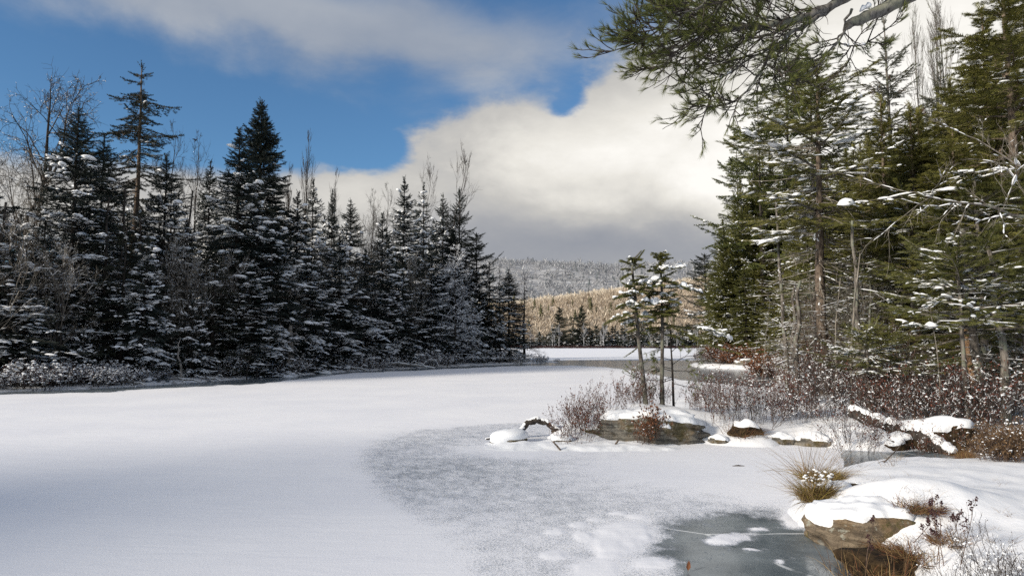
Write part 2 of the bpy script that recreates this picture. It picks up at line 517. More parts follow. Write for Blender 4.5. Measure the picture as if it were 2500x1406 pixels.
def twig_snow(acc, poly, rng, p, w, steep=.75):
    n, k1, _ = poly.shape
    a = poly[:, :-1].reshape(-1, 3); b = poly[:, 1:].reshape(-1, 3)
    d = b - a; L = np.linalg.norm(d, axis=1); u = nrm(d)
    ok = (np.abs(u[:, 2]) < steep) & (rng.random(len(a)) < p)
    a, d, L, u = a[ok], d[ok], L[ok], u[ok]
    if not len(a): return
    S = nrm(np.cross(u, Zv) + 1e-4); wk = w * (.6 + .8 * rng.random(len(a)))
    acc.sn.append((a + Zv * (w * .25), d, S * wk[:, None], Zv[None] * (wk * .9)[:, None]))

def clumps(acc, P, rng, w, flat=.75):
    n = len(P)
    if not n: return
    a = rng.random(n) * 6.283; wk = w * (.5 + 1.0 * rng.random(n))
    A = np.stack([np.cos(a), np.sin(a), rng.normal(0, .15, n)], 1) * (wk * 2.2)[:, None]
    S = np.stack([-np.sin(a), np.cos(a), np.zeros(n)], 1) * wk[:, None]
    acc.sn.append((P - A * .5, A, S, Zv[None] * (wk * flat)[:, None]))

def bare_tree(name, seed, H, r0=.14, lean=(0, 0), crown0=.35, n1=14, n2=5, n3=5, n4=3, ang=.75, l1=.38, up=.10, wand=.13, mt='bark_dark', mtw=None, snow=.0, snw=.03, fine=.006, forks=1, kink=.1):
    """A leafless hardwood: trunk, limbs, branches, twigs."""
    rng = np.random.default_rng(seed); acc = Acc(); tb = MB()
    nt = 12; tz = np.linspace(0, 1, nt)
    trunks = []
    for f in range(forks):
        dx = rng.normal(0, .13 * H) if forks > 1 else 0; dy = rng.normal(0, .08 * H) if forks > 1 else 0
        wob = np.cumsum(rng.normal(0, kink * H / nt * .35, (nt, 2)), 0); wob -= wob[0]
        tp = np.stack([(lean[0] + dx) * tz ** 1.4 + wob[:, 0], (lean[1] + dy) * tz ** 1.4 + wob[:, 1], tz * H * (.95 if f else 1)], 1)
        rr = (r0 * (.75 if f else 1)) * (1 - tz) ** .9 + .012
        tb.tube(tp, rr + (r0 * .3 * np.exp(-tz * 20)), 7, 0, .05, rng)
        trunks.append(tp)
    TR = np.stack(trunks)
    P, D, idx, t = children(TR, rng, n1, crown0, ang, tip=False)
    D = nrm(D + Zv * up * 3)
    L = H * l1 * (1.15 - t) ** .7 * (.6 + .7 * rng.random(len(t)))
    p1 = sprout(P, D, L, rng, 6, wand, up * .5); rb = r0 * .42 * (1.2 - t)
    add_poly(acc, p1, rb, rb * .3 + fine * .5)
    P, D, i2, t2 = children(p1, rng, n2, .2, ang); L2 = L[i2] * .48 * (1.2 - t2 * .7) * (.6 + .7 * rng.random(len(t2)))
    p2 = sprout(P, D, L2, rng, 5, wand * 1.1, up * .5); r2 = np.maximum(rb[i2] * .38 * (1.15 - t2 * .5), fine)
    add_poly(acc, p2, r2, fine * .9)
    P, D, i3, t3 = children(p2, rng, n3, .15, ang); L3 = L2[i3] * .5 * (.5 + .8 * rng.random(len(t3)))
    p3 = sprout(P, D, L3, rng, 4, wand * 1.2, up * .4); add_poly(acc, p3, fine, fine * .6)
    polys = [p1, p2, p3]
    if n4:
        P, D, i4, t4 = children(p3, rng, n4, .1, ang); p4 = sprout(P, D, L3[i4] * .6, rng, 2, wand, 0)
        add_poly(acc, p4, fine * .7, fine * .4); polys.append(p4)
    if snow > 0:
        for i, p in enumerate(polys): twig_snow(acc, p, rng, snow, snw * (1, .85, .7, .6)[i])
    cr = MB(); acc.put_wood(cr, 3, 0)
    sn = MB(); Acc._stamp(sn, acc.sn, FINGER, 0, rng)
    return {'trunk': tb.mesh(name + '_trunk', [M[mt]]), 'crown': cr.mesh(name + '_crown', [M[mtw or mt]], True), 'snow': sn.mesh(name + '_snow', [M['snow']])}

def larch(name, seed, H, R, mt='bark_dark', mtw='twig_frost', n=70, snow=.4, snw=.03, sag=-.10, fine=.007, z0=.06):
    """A leafless larch: straight stem, many thin level branches with fine side twigs."""
    rng = np.random.default_rng(seed); acc = Acc(); tb = MB()
    tz = np.linspace(0, H, 10); tp = np.stack([np.cumsum(rng.normal(0, .03, 10)), np.cumsum(rng.normal(0, .03, 10)), tz], 1)
    tb.tube(tp, .011 * H * (1 - tz / H) + .012, 6, 0, .03, rng)
    u = rng.uniform(z0, .98, n); az = rng.random(n) * 6.283
    P = np.stack([np.interp(u * H, tz, tp[:, 0]), np.interp(u * H, tz, tp[:, 1]), u * H], 1)
    L = R * ((1 - u) ** .75 + .07) * (.55 + .65 * rng.random(n))
    D = np.stack([np.cos(az), np.sin(az), rng.normal(.1, .18, n) + .5 * u - .2], 1)
    p1 = sprout(P, nrm(D), L, rng, 5, .09, sag * .4); add_poly(acc, p1, .010 + .006 * L, fine)
    P, D, i2, t2 = children(p1, rng, 9, .12, .85); p2 = sprout(P, D, L[i2] * .38 * (1.15 - t2 * .7), rng, 3, .15, -.02); add_poly(acc, p2, fine, fine * .7)
    P, D, i3, t3 = children(p2, rng, 4, .1, .8); p3 = sprout(P, D, L[i2][i3] * .16, rng, 2, .15, -.02); add_poly(acc, p3, fine * .7, fine * .5)
    if snow:
        twig_snow(acc, p1, rng, snow, snw); twig_snow(acc, p2, rng, snow * .8, snw * .8); twig_snow(acc, p3, rng, snow * .5, snw * .6)
    cr = MB(); acc.put_wood(cr, 3, 0); sn = MB(); Acc._stamp(sn, acc.sn, FINGER, 0, rng)
    return {'trunk': tb.mesh(name + '_trunk', [M[mt]]), 'crown': cr.mesh(name + '_crown', [M[mtw]], True), 'snow': sn.mesh(name + '_snow', [M['snow']])}

LEAF = (np.array([(0, 0, 0), (.45, .32, .08), (1, 0, 0), (.45, -.32, .08)]), np.array([[0, 1, 2], [0, 2, 3]]))
LEAF2 = (np.array([(0, 0, 0), (.4, .22, .0), (1, .05, .12), (.5, -.25, .1)]), np.array([[0, 1, 2], [0, 2, 3]]))

def shrub(name, seed, h, w, stems=40, n2=5, n3=4, lean=.55, leaf=1.0, lsize=.04, snow=.5, snw=.035, clump=.3, cw=.05, r0=.008, mt='twig_dark', ml='leaf_red', wand=.12, up=.06, tipleaf=True, flat=.75, base=.2, smin=.0):
    rng = np.random.default_rng(seed); acc = Acc()
    a = rng.random(stems) * 6.283; q = np.sqrt(rng.random(stems))
    P = np.stack([np.cos(a) * q * w * base, np.sin(a) * q * w * base, np.full(stems, -.06)], 1)
    D = np.stack([np.cos(a) * q * lean, np.sin(a) * q * lean, np.ones(stems)], 1) + rng.normal(0, .14, (stems, 3))
    L = h * (.55 + .5 * rng.random(stems)) * (1.08 - .3 * q)
    p1 = sprout(P, D, L, rng, 6, wand, up); add_poly(acc, p1, r0, r0 * .5)
    P, D, i2, t2 = children(p1, rng, n2, .3, .6); L2 = L[i2] * .36 * (1.3 - t2 * .6) * (.6 + .7 * rng.random(len(t2)))
    p2 = sprout(P, D, L2, rng, 4, wand, up); add_poly(acc, p2, r0 * .55, r0 * .35)
    P, D, i3, t3 = children(p2, rng, n3, .15, .65); p3 = sprout(P, D, L2[i3] * .45 * (.6 + .6 * rng.random(len(t3))), rng, 2, wand, up); add_poly(acc, p3, r0 * .38, r0 * .25)
    ends = p3[:, -1]; ed = nrm(p3[:, -1] - p3[:, -2])
    cr = MB(); acc.put_wood(cr, 3, 0)
    lm = None
    if leaf > 0:
        k = max(1, int(round(leaf * 3)))
        n = len(ends); idx = np.repeat(np.arange(n), k); idx = idx[rng.random(len(idx)) < min(1, leaf)]
        f = rng.random(len(idx))[:, None]
        P = p3[idx, -2] * (1 - f) + p3[idx, -1] * f
        D = nrm(ed[idx] + rng.normal(0, .55, (len(idx), 3)))
        S = nrm(np.cross(D, rng.normal(0, 1, D.shape))); ll = lsize * (.6 + .8 * rng.random(len(idx)))[:, None]
        lb = MB(); lb.stamp(*LEAF, P, D * ll, S * ll, np.cross(S, D) * ll); lm = lb.mesh(name + '_leaves', [M[ml]], False)
    if snow > 0:
        twig_snow(acc, p2, rng, snow * .7, snw, .8); twig_snow(acc, p3, rng, snow, snw * .85, .85)
    if clump > 0:
        z = ends[:, 2] / max(h, .1)
        k = rng.random(len(ends)) < clump * np.clip(.3 + z, 0, 1.2); clumps(acc, ends[k], rng, cw, flat)
    sn = MB(); Acc._stamp(sn, acc.sn, FINGER, 0, rng)
    d = {'branchwork': cr.mesh(name + '_branches', [M[mt]], True)}
    if lm: d['leaves'] = lm
    d['snow'] = sn.mesh(name + '_snow', [M['snow']])
    return d

def blades(mb, P, D, L, W, rng, bend=.5, k=4, mat=0):
    """Curved grass blades, each a tapered strip."""
    n = len(P); d = nrm(D); pts = [P]; side = nrm(np.cross(d, rng.normal(0, 1, (n, 3))))
    q = P.copy()
    hd = nrm(np.stack([d[:, 0], d[:, 1], np.zeros(n)], 1) + rng.normal(0, .25, (n, 3)) * np.array([1, 1, 0]))
    bb = bend * (.4 + 1.2 * rng.random(n))
    for i in range(k):
        d = nrm(d + (hd * .35 - Zv * .45) * bb[:, None] * (i + .5) / k)
        q = q + d * (L / k)[:, None]; pts.append(q)
    V = []; 
    for i, p in enumerate(pts):
        ww = (W * (1 - i / k) + W * .12)[:, None]
        V += [p - side * ww, p + side * ww]
    V = np.stack(V, 1); m = 2 * (k + 1)
    Fq = np.array([[2 * i, 2 * i + 1, 2 * i + 3, 2 * i + 2] for i in range(k)])
    F = Fq[None] + (np.arange(n) * m)[:, None, None]
    mb.add(V.reshape(-1, 3), F.reshape(-1, 4), mat)

def tussock(name, seed, h, w, n=260, mats=('grass_tan',), bend=.6, lean=.6, wd=.0045):
    rng = np.random.default_rng(seed); mb = MB()
    a = rng.random(n) * 6.283; q = np.sqrt(rng.random(n))
    P = np.stack([np.cos(a) * q * w * .5, np.sin(a) * q * w * .5, np.full(n, -.02)], 1)
    D = np.stack([np.cos(a) * q * lean, np.sin(a) * q * lean, np.ones(n)], 1)
    nc = max(3, n // 45); ce = rng.normal(0, .38, (nc, 3)); ck = rng.integers(0, nc, n); hk = np.exp(rng.normal(-.08, .30, nc))[ck]
    P[:, :2] = P[:, :2] * .55 + (rng.uniform(-.32, .32, (nc, 2)) * w)[ck]
    D = D + ce[ck] + rng.normal(0, .20, (n, 3))
    L = h * (.35 + .75 * rng.random(n)) * hk; mi = rng.integers(0, len(mats), n)
    for i in range(len(mats)):
        k = mi == i
        blades(mb, P[k], D[k], L[k], np.full(k.sum(), wd), rng, bend, 4, i)
    return mb.mesh(name, [M[x] for x in mats], False)

def rock_mesh(name, seed, size, sub=4, lump=.22, strata=.03, boxy=.5, mat='rock', flatbot=-.35, cap=.06, capmin=.35, capn=.5):
    """A boulder (lumpy, bedded, flat-bottomed) and the snow cap that lies on its upper faces."""
    import bmesh
    bm = bmesh.new(); bmesh.ops.create_icosphere(bm, subdivisions=sub, radius=1)
    V = np.array([v.co[:] for v in bm.verts]); F = np.array([[v.index for v in f.verts] for f in bm.faces]); bm.free()
    d = nrm(V); mx = np.max(np.abs(d), 1, keepdims=True)
    V = d * (1 - boxy) + d / mx * boxy * .85
    n = vnoise3(d + seed * 3.1, 1.5, seed) * 2
    V = V * (1 + lump * n)[:, None]
    V = V * np.asarray(size)
    q = V[:, 2] + V[:, 0] * .22 + vnoise3(V + seed, 1.2, seed + 9) * .14
    V[:, :2] *= (1 + strata * np.sign(np.sin(q * 42)) * np.abs(np.sin(q * 42)) ** .4)[:, None]
    V += nrm(V) * (vnoise3(V + 7, 7.0, seed + 4) * .05 * max(size) ** .5)[:, None]
    V[:, 2] = np.maximum(V[:, 2], flatbot * size[2] * 2)
    mb = MB(); mb.add(V, F)
    me = mb.mesh(name, [M[mat]], True)
    snow = None
    if cap > 0:
        N_ = np.zeros_like(V); fn = np.cross(V[F[:, 1]] - V[F[:, 0]], V[F[:, 2]] - V[F[:, 0]])
        for i in range(3): np.add.at(N_, F[:, i], fn)
        N_ = nrm(N_)
        for _ in range(3):
            A_ = np.zeros_like(N_); c = np.zeros(len(N_))
            for i in range(3):
                for j in range(3):
                    np.add.at(A_, F[:, i], N_[F[:, j]]); np.add.at(c, F[:, i], 1)
            N_ = nrm(A_)
        t = N_[:, 2] + vnoise3(V + 3, 2.6, seed + 21) * capn + (V[:, 2] / size[2] - .4) * .25
        k = sst(capmin, capmin + .35, t)
        up = V + Zv * (k * cap * (1 + .5 * vnoise3(V, 3, seed))[:])[:, None] + N_ * (k * cap * .5 - (1 - k) * .03)[:, None]
        keep = (k[F] > .0).any(1)
        sb = MB(); sb.add(up, F[keep]); snow = sb.mesh(name + '_snow', [M['snow']])
    return {'stone': me, 'snow_cap': snow} if snow else {'stone': me}

# ------------------------------------------------------------------ the shore and the ground
LSH = [(0, 957), (200, 950), (330, 943), (500, 932), (640, 922), (720, 916), (900, 905), (1060, 897), (1200, 891), (1300, 887), (1368, 884)]
lsh = [at(*p)[:2] for p in LSH]
left_land = [(-37, 2)] + [tuple(p) for p in lsh] + [(3.5, 78), (-3, 98), (-15, 140), (-40, 200), (-34, 262), (-120, 300), (-500, 300), (-500, -60), (-70, -40)]
RSH = [(1700, 897), (1760, 900), (1840, 902), (1868, 905), (1893, 918), (1900, 936), (1860, 955), (1790, 975), (1700, 990), (1600, 997), (1500, 1003), (1420, 1020), (1350, 1045),
       (1335, 1070), (1400, 1092), (1560, 1090), (1720, 1084), (1800, 1091), (1890, 1093), (1950, 1080), (1985, 1088), (2060, 1098), (2160, 1102), (2230, 1098), (2330, 1092), (2400, 1100),
       (2390, 1128), (2300, 1138), (2200, 1138), (2120, 1140), (2000, 1165), (1950, 1205), (1918, 1250), (1950, 1284), (2015, 1300), (2040, 1336), (2130, 1362), (2215, 1400), (2260, 1450), (2290, 1600)]
right_land = [(79, 280), (92, 262), (70, 170), (42, 105), (24, 76), (16.5, 64)] + [tuple(at(*p)[:2]) for p in RSH] + [(1.6, 3.2), (.2, 2.2), (-2, 1.2), (-6, -3), (-6, -40), (500, -40), (500, 300), (120, 300)]
far_land = [(-500, 285), (-120, 290), (-34, 262), (-10, 272), (8, 277), (40, 279), (79, 280), (120, 270), (500, 270), (900, 4000), (-900, 4000)]

def sdf(poly, X, Y):
    poly = np.asarray(poly, float); n = len(poly)
    best = np.full(X.shape, 1e18); ins = np.zeros(X.shape, bool)
    for i in range(n):
        ax, ay = poly[i]; bx, by = poly[(i + 1) % n]
        ex, ey = bx - ax, by - ay
        t = np.clip(((X - ax) * ex + (Y - ay) * ey) / (ex * ex + ey * ey + 1e-12), 0, 1)
        best = np.minimum(best, (X - ax - t * ex) ** 2 + (Y - ay - t * ey) ** 2)
        c = (ay > Y) != (by > Y)
        with np.errstate(divide='ignore', invalid='ignore'):
            ins ^= c & (X < (bx - ax) * (Y - ay) / (by - ay) + ax)
    d = np.sqrt(best)
    return np.where(ins, d, -d)

def gh(x, y):
    """Ground height: a low snowy bank along every shore, rising slowly into the woods."""
    x = np.atleast_1d(np.asarray(x, float)); y = np.atleast_1d(np.asarray(y, float))
    wob = fbm(x * .9, y * .9, 5, 4) * .35 + fbm(x * 4, y * 4, 6, 3) * .08
    dl = sdf(left_land, x, y); dr = sdf(right_land, x, y); df = sdf(far_land, x, y)
    out = np.full(x.shape, -1.0)
    for d, b, e, sl, mx in ((dl, .16, 1.2, .055, 2.2), (dr, .30, .42, .030, 3.0), (df, .5, 6., .01, 8.)):
        sc = np.clip(np.hypot(x, y) / 14, .5, 2.5)
        d = d + wob * sc * (.45 if b != .5 else 3)
        z = np.where(d > 0, b * (1 - np.exp(-np.maximum(d, 0) / e)) + np.minimum(sl * np.maximum(d, 0), mx), np.maximum(d * .35, -.6) - .02)
        out = np.maximum(out, z)
    land = np.clip(out * 4, 0, 1)
    out = out + land * (fbm(x * .55, y * .55, 11, 4) * .16 + fbm(x * 2.6, y * 2.6, 12, 3) * .05 + fbm(x * 7, y * 7, 13, 3) * .022)
    m = lambda cx, cy, sx, sy, h: h * np.exp(-((x - cx) / sx) ** 2 - ((y - cy) / sy) ** 2)
    out = out + (m(3.0, 15.3, 1.5, .7, .30) - m(2.75, 13.75, 1.3, .5, .26)) * land + m(4.15, 7.40, .95, .55, .30) * land
    return out

def g1(x, y): return float(gh(x, y)[0])

def gpos(px, Y):
    z = 0.3
    for _ in range(3):
        f = Y * CT + (z - CZ) * ST
        X = (px - 1250) / FPX * f; z = g1(X, Y)
    return np.array([X, Y, z])

def ztop(py, Y):
    v = (703 - py) / FPX
    return CZ + Y * (ST + v * CT) / (CT - v * ST)

def polar(rs, angs):
    R_, A_ = np.meshgrid(rs, angs, indexing='ij')
    return R_ * np.sin(A_), R_ * np.cos(A_)

def gridfaces(n, m):
    i, j = np.meshgrid(np.arange(n - 1), np.arange(m - 1), indexing='ij')
    a = (i * m + j).ravel()
    return np.stack([a, a + 1, a + m + 1, a + m], 1)[:, ::-1]

angs = np.radians(np.concatenate([np.arange(-180, -46, 6), np.arange(-46, -40, 1), np.arange(-40, 44, .22), np.arange(44, 50, 1), np.arange(50, 181, 6)]))
rs = np.concatenate([[.3, .8, 1.4, 2, 2.5], np.geomspace(3, 120, 330), np.geomspace(126, 4000, 60)])
X, Y = polar(rs, angs)
Zg = gh(X.ravel(), Y.ravel())
mb = MB(); mb.add(np.stack([X.ravel(), Y.ravel(), Zg], 1), gridfaces(*X.shape))

m, nt, b = new_mat('snow_ground', .6, .3)
p = geo(nt)
n1 = noise(nt, p, 2.2, 6, .6); n2 = noise(nt, p, 60, 3); n3 = noise(nt, p, .7, 5, .65)
c = mixc(nt, n1.step(.3, .7), (.80, .82, .87), (.88, .89, .92))
nx = nt.nodes.new('ShaderNodeSeparateXYZ'); nt.links.new(geo(nt, 'Normal').s, nx.inputs[0])
steep = N(nt, nx.outputs[2]).step(.80, .55)
c = mixc(nt, (steep * noise(nt, p, 5, 5).step(.40, .60)).cl(), c, (.05, .035, .018))
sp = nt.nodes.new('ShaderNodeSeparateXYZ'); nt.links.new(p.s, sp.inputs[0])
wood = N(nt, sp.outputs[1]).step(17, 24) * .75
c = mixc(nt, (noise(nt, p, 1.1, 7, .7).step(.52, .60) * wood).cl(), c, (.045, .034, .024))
setc(nt, b, c); bump(nt, b, n1 * .7 + n2 * .12 + n3, .5, .05)
M['ground'] = m
tag(link('ground', mb.mesh('ground', [m])), None, None, None, 'structure')

# ------------------------------------------------------------------ the frozen lake
angs = np.radians(np.arange(-60, 60, .16)); rs = np.geomspace(1.0, 420, 640)
X, Y = polar(rs, angs); x, y = X.ravel(), Y.ravel()
px, py, _ = proj(np.stack([x, y, np.zeros_like(x)], 1))
px = px + fbm(x * 1.6, y * 1.6, 41, 4) * 60 * np.clip(8 / np.hypot(x, y), .05, 1); wpy = fbm(x * 1.3, y * 1.3, 42, 4) * 30 * np.clip(8 / np.hypot(x, y), .08, 1)
py = py + wpy
g = lambda cx, cy, rx, ry: np.exp(-((px - cx) / rx) ** 2 - ((py - cy) / ry) ** 2)
edge = [(1020, 1420), (1028, 1330), (1036, 1090), (1054, 910), (1076, 832), (1110, 790), (1150, 776), (1200, 800), (1260, 845), (1330, 900), (1406, 965), (1500, 1060)]
xl = np.interp(py, [e[0] for e in edge], [e[1] for e in edge])
fade = np.interp(py, [1030, 1080, 1200, 1406], [90, 120, 190, 320])
inside = sst(0, 1, (px - xl) / fade) * sst(1024, 1033, py)
cover = 1 - inside * (.41 + .08 * g(1130, 1140, 330, 65) + .05 * g(1250, 1230, 300, 60))
cover += inside * (.42 * g(1780, 1140, 330, 52) + .30 * g(1250, 1100, 140, 16) + .08 * g(1050, 1330, 220, 70) + .22 * g(1900, 1180, 120, 60))
bare = sdf([(1570, 1312), (1640, 1292), (1720, 1278), (1810, 1256), (1900, 1262), (1960, 1285), (2200, 1300), (2200, 1700), (1640, 1700), (1665, 1390), (1600, 1345)], px, py)
k = sst(-40, 26, bare)
cover = cover * (1 - k) + (.12 + np.clip(fbm(x * 3.2, y * 3.2, 64, 5) - .10, 0, 1) * .8) * k
for a in ((1545, 1312, 75, 24), (1495, 1335, 40, 18), (1450, 1385, 48, 18), (1795, 1312, 50, 10), (1760, 1322, 30, 8), (1852, 1288, 34, 5), (1912, 1371, 10, 4), (1560, 1258, 20, 5), (1410, 1290, 16, 5), (1415, 1312, 20, 6), (1510, 1250, 14, 4), (1600, 1376, 50, 10), (1835, 1338, 40, 3), (1350, 1302, 18, 5), (1345, 1350, 20, 6), (1450, 1268, 15, 4), (1950, 1268, 40, 18)):
    cover += .85 * g(*a) * (1 + fbm(x * 6, y * 6, 63, 4) * 1.6)
lb = np.interp(px, [-600, 0, 250, 450, 640, 720, 860, 1060, 1250, 1400, 1475, 1540, 1600, 1680, 1760, 1830, 1900], [985, 964, 958, 945, 937, 927, 911, 903, 894, 893, 897, 905, 917, 930, 938, 945, 950])
ub = np.interp(px, [0, 800, 1000, 1345, 1370, 1500, 1700, 1750], [0, 0, 879, 880, 879.5, 878, 880, 878])
band = sst(-1.5, 2.5, lb - py) * sst(-1.0, 1.0, py - ub) * (py < 1000)
cover = cover * (1 - band) + (.06 + .22 * sst(.0, .5, fbm(x * .35, y * .12, 8, 4) * 2)) * band
inlet = sst(0, .25, -sdf(right_land, x, y)) * ((px > 2060) & (py > 1080) & (py < 1160))
cover = cover * (1 - inlet) + .12 * inlet
cover = np.clip(cover + (fbm(x * 1.2, y * 1.2, 61, 4) * .09 + fbm(x * 14, y * 14, 62, 3) * .45 * sst(.9, .3, cover)) * inside, 0, 1)
lump = sst(.6, 1.0, cover) * np.exp(-((px - 1650) / 420) ** 2 - ((py - 1310) / 75) ** 2)
zl = lump * (.014 + fbm(x * 5, y * 5, 51, 3) * .025) + cover * .004
mb = MB(); mb.add(np.stack([x, y, zl], 1), gridfaces(*X.shape))
m, nt, b = new_mat('lake_ice', .5, .35)
at_ = nt.nodes.new('ShaderNodeAttribute'); at_.attribute_name = 'cover'; cv = N(nt, at_.outputs['Fac'])
p = geo(nt)
f1 = noise(nt, p, 40, 9, .78); f2 = noise(nt, p, 2.8, 6, .62)
val = f1 * .80 + f2 * .20
thr = (cv * -.52) + .75
mask = val.step(thr - .09, thr + .09)
icec = mixc(nt, noise(nt, p, 1.4, 5, .6).step(.35, .65), (.080, .105, .128), (.180, .215, .242))
icec = mixc(nt, cv.step(.25, .6), icec, (.43, .47, .535))
icec = mixc(nt, (noise(nt, mapping(nt, p, (1, 2.2, 1), (0, 0, .5)), 1.1, 9, .7, 1.5).step(.60, .64) * noise(nt, p, .8, 3).step(.5, .6) * .5).cl(), icec, (.55, .59, .63))
icec = mixc(nt, (noise(nt, p, 90, 2).step(.62, .70) * .5), icec, (.5, .54, .58))
vo = nt.nodes.new('ShaderNodeTexVoronoi'); vo.feature = 'DISTANCE_TO_EDGE'; vo.inputs['Scale'].default_value = .55
wp = nt.nodes.new('ShaderNodeMix'); wp.data_type = 'VECTOR'; wp.inputs[0].default_value = .12
nz = nt.nodes.new('ShaderNodeTexNoise'); nz.inputs['Scale'].default_value = 2.0; nt.links.new(p.s, nz.inputs['Vector'])
nt.links.new(p.s, wp.inputs[4]); nt.links.new(nz.outputs['Color'], wp.inputs[5]); nt.links.new(wp.outputs[1], vo.inputs['Vector'])
crk = N(nt, vo.outputs['Distance']).step(.010, .003) * noise(nt, p, 1.7, 3).step(.48, .58)
icec = mixc(nt, (crk * .8).cl(), icec, (.72, .75, .78))
snc = mixc(nt, noise(nt, p, .35, 4).step(.3, .7), (.80, .815, .875), (.87, .88, .925))
setc(nt, b, mixc(nt, mask, icec, snc))
rr = nt.nodes.new('ShaderNodeMapRange'); nt.links.new(mask.s, rr.inputs[0]); rr.inputs[3].default_value = .16; rr.inputs[4].default_value = .75
nt.links.new(rr.outputs[0], b.inputs['Roughness'])
bump(nt, b, mask * .6 + (noise(nt, p, 1.6, 6, .6) * .5 + noise(nt, mapping(nt, p, (.5, 2.4, 1), (0, 0, .6)), 1.5, 6, .6, .4) * .8 + noise(nt, p, 45, 3) * .15) * (mask * .92 + .08), .45, .03)
me = mb.mesh('lake', [m])
a_ = me.attributes.new('cover', 'FLOAT', 'POINT'); a_.data.foreach_set('value', cover.astype(np.float32))
tag(link('lake', me), None, None, None, 'structure')

# ------------------------------------------------------------------ hills beyond the lake
def hill(name, ridge, Y0, Y1, z0, mat, seed, ymul=1.0):
    pxs = np.array([r[0] for r in ridge], float); pys = np.array([r[1] for r in ridge], float)
    u = np.linspace(pxs[0], pxs[-1], 420); t = np.linspace(0, 1.25, 60)
    rz = np.interp(u, pxs, pys); zr = ztop(rz, Y1)
    V = []
    for tt in t:
        Yt = Y0 + (Y1 - Y0) * tt
        z = z0 + (zr - z0) * (sst(-.25, 1.0, tt) - sst(-.25, 1.0, 0)) / (1 - sst(-.25, 1.0, 0)) if tt <= 1 else zr - (tt - 1) * 160
        xx = (u - 1250) / FPX * Yt
        z = z + fbm(xx / (Y1 * .06), np.full_like(xx, Yt / (Y1 * .06)), seed, 4) * Y1 * .012 * np.sin(math.pi * min(tt, 1)) 
        V.append(np.stack([xx, np.full_like(xx, Yt), z], 1))
    V = np.array(V); mb = MB(); mb.add(V.reshape(-1, 3), gridfaces(len(t), len(u))[:, ::-1])
    o = tag(link(name, mb.mesh(name, [mat])), None, None, None, 'structure')
    return V, u, t

def plainmat(name, c1, c2, sc):
    m, nt, b = new_mat(name, .9, .1)
    setc(nt, b, mixc(nt, noise(nt, geo(nt), sc, 7, .7).step(.35, .65), c1, c2)); return m

def broom(seed, n=14):
    r = np.random.default_rng(seed); V = []; F = []
    for j in range(n):
        a = r.random() * 6.283; s = .15 + .4 * r.random(); z0 = .05 + .6 * r.random(); z1 = min(1, z0 + .15 + .3 * r.random())
        x, y = math.cos(a), math.sin(a); w = .065
        k = len(V); q = math.sqrt(max(0, 1 - (z1 * 1.5 - .75) ** 2)) * s
        V += [(x * s * .25 - y * w, y * s * .25 + x * w, z0), (x * s * .25 + y * w, y * s * .25 - x * w, z0), (x * q * 1.6, y * q * 1.6, z1)]
        F.append([k, k + 1, k + 2])
    return np.array(V), np.array(F)
BROOM = [broom(i) for i in range(4)]

def spike(seed):
    r = np.random.default_rng(seed); V = []; F = []
    for j in range(7):
        z = j / 7; w = (1 - z) * .22 + .03
        for a in range(5):
            t = a * 1.257 + r.random(); k = len(V); x, y = math.cos(t), math.sin(t)
            V += [(0, 0, z + .2), (x * w - y * w * .45, y * w + x * w * .45, z), (x * w + y * w * .45, y * w - x * w * .45, z)]; F.append([k, k + 1, k + 2])
    return np.array(V), np.array(F)
SPIKE = [spike(i) for i in range(3)]

def cover_hill(name, V, n, h, mats, seed, tcut=1.0, pick=None, conif=0, ch=12, crest=0):
    r = np.random.default_rng(seed); nt_, nu, _ = V.shape; mb = MB()
    def pts(k, tlo=0, thi=1.0):
        i = r.uniform(tlo, thi, k) * (nt_ - 1) / 1.25; j = r.uniform(0, nu - 1.01, k)
        ii = np.minimum(i.astype(int), nt_ - 2); jj = j.astype(int); f = (i - ii)[:, None]; g_ = (j - jj)[:, None]
        return (V[ii, jj] * (1 - g_) + V[ii, jj + 1] * g_) * (1 - f) + (V[ii + 1, jj] * (1 - g_) + V[ii + 1, jj + 1] * g_) * f, i * 1.25 / (nt_ - 1)
    def put(P, hh, w, temps, mat):
        if not len(P): return
        k = r.integers(0, len(temps), len(P)); s = hh * np.exp(r.normal(-.05, .28, len(P))); a = r.random(len(P)) * 6.283
        A = np.stack([np.cos(a), np.sin(a), 0 * a], 1) * (s * w)[:, None]; B = np.stack([-np.sin(a), np.cos(a), 0 * a], 1) * (s * w)[:, None]; C = Zv[None] * s[:, None]
        for i, (T, F) in enumerate(temps):
            q = k == i; mb.stamp(T, F, P[q] - Zv * .5, A[q], B[q], C[q], mat)
    P, t = pts(n)
    m1 = (t > tcut + r.normal(0, .035, n)) if pick else np.zeros(n, bool)
    put(P[~m1], h, .75, BROOM, 0); put(P[m1], h, .75, BROOM, 1)
    if conif: put(pts(conif, .05, .75)[0], ch, 1, SPIKE, 2)
    if crest: put(pts(crest, .93, 1.02)[0], ch, 1, SPIKE, 2)
    return mb.mesh(name, mats, False)

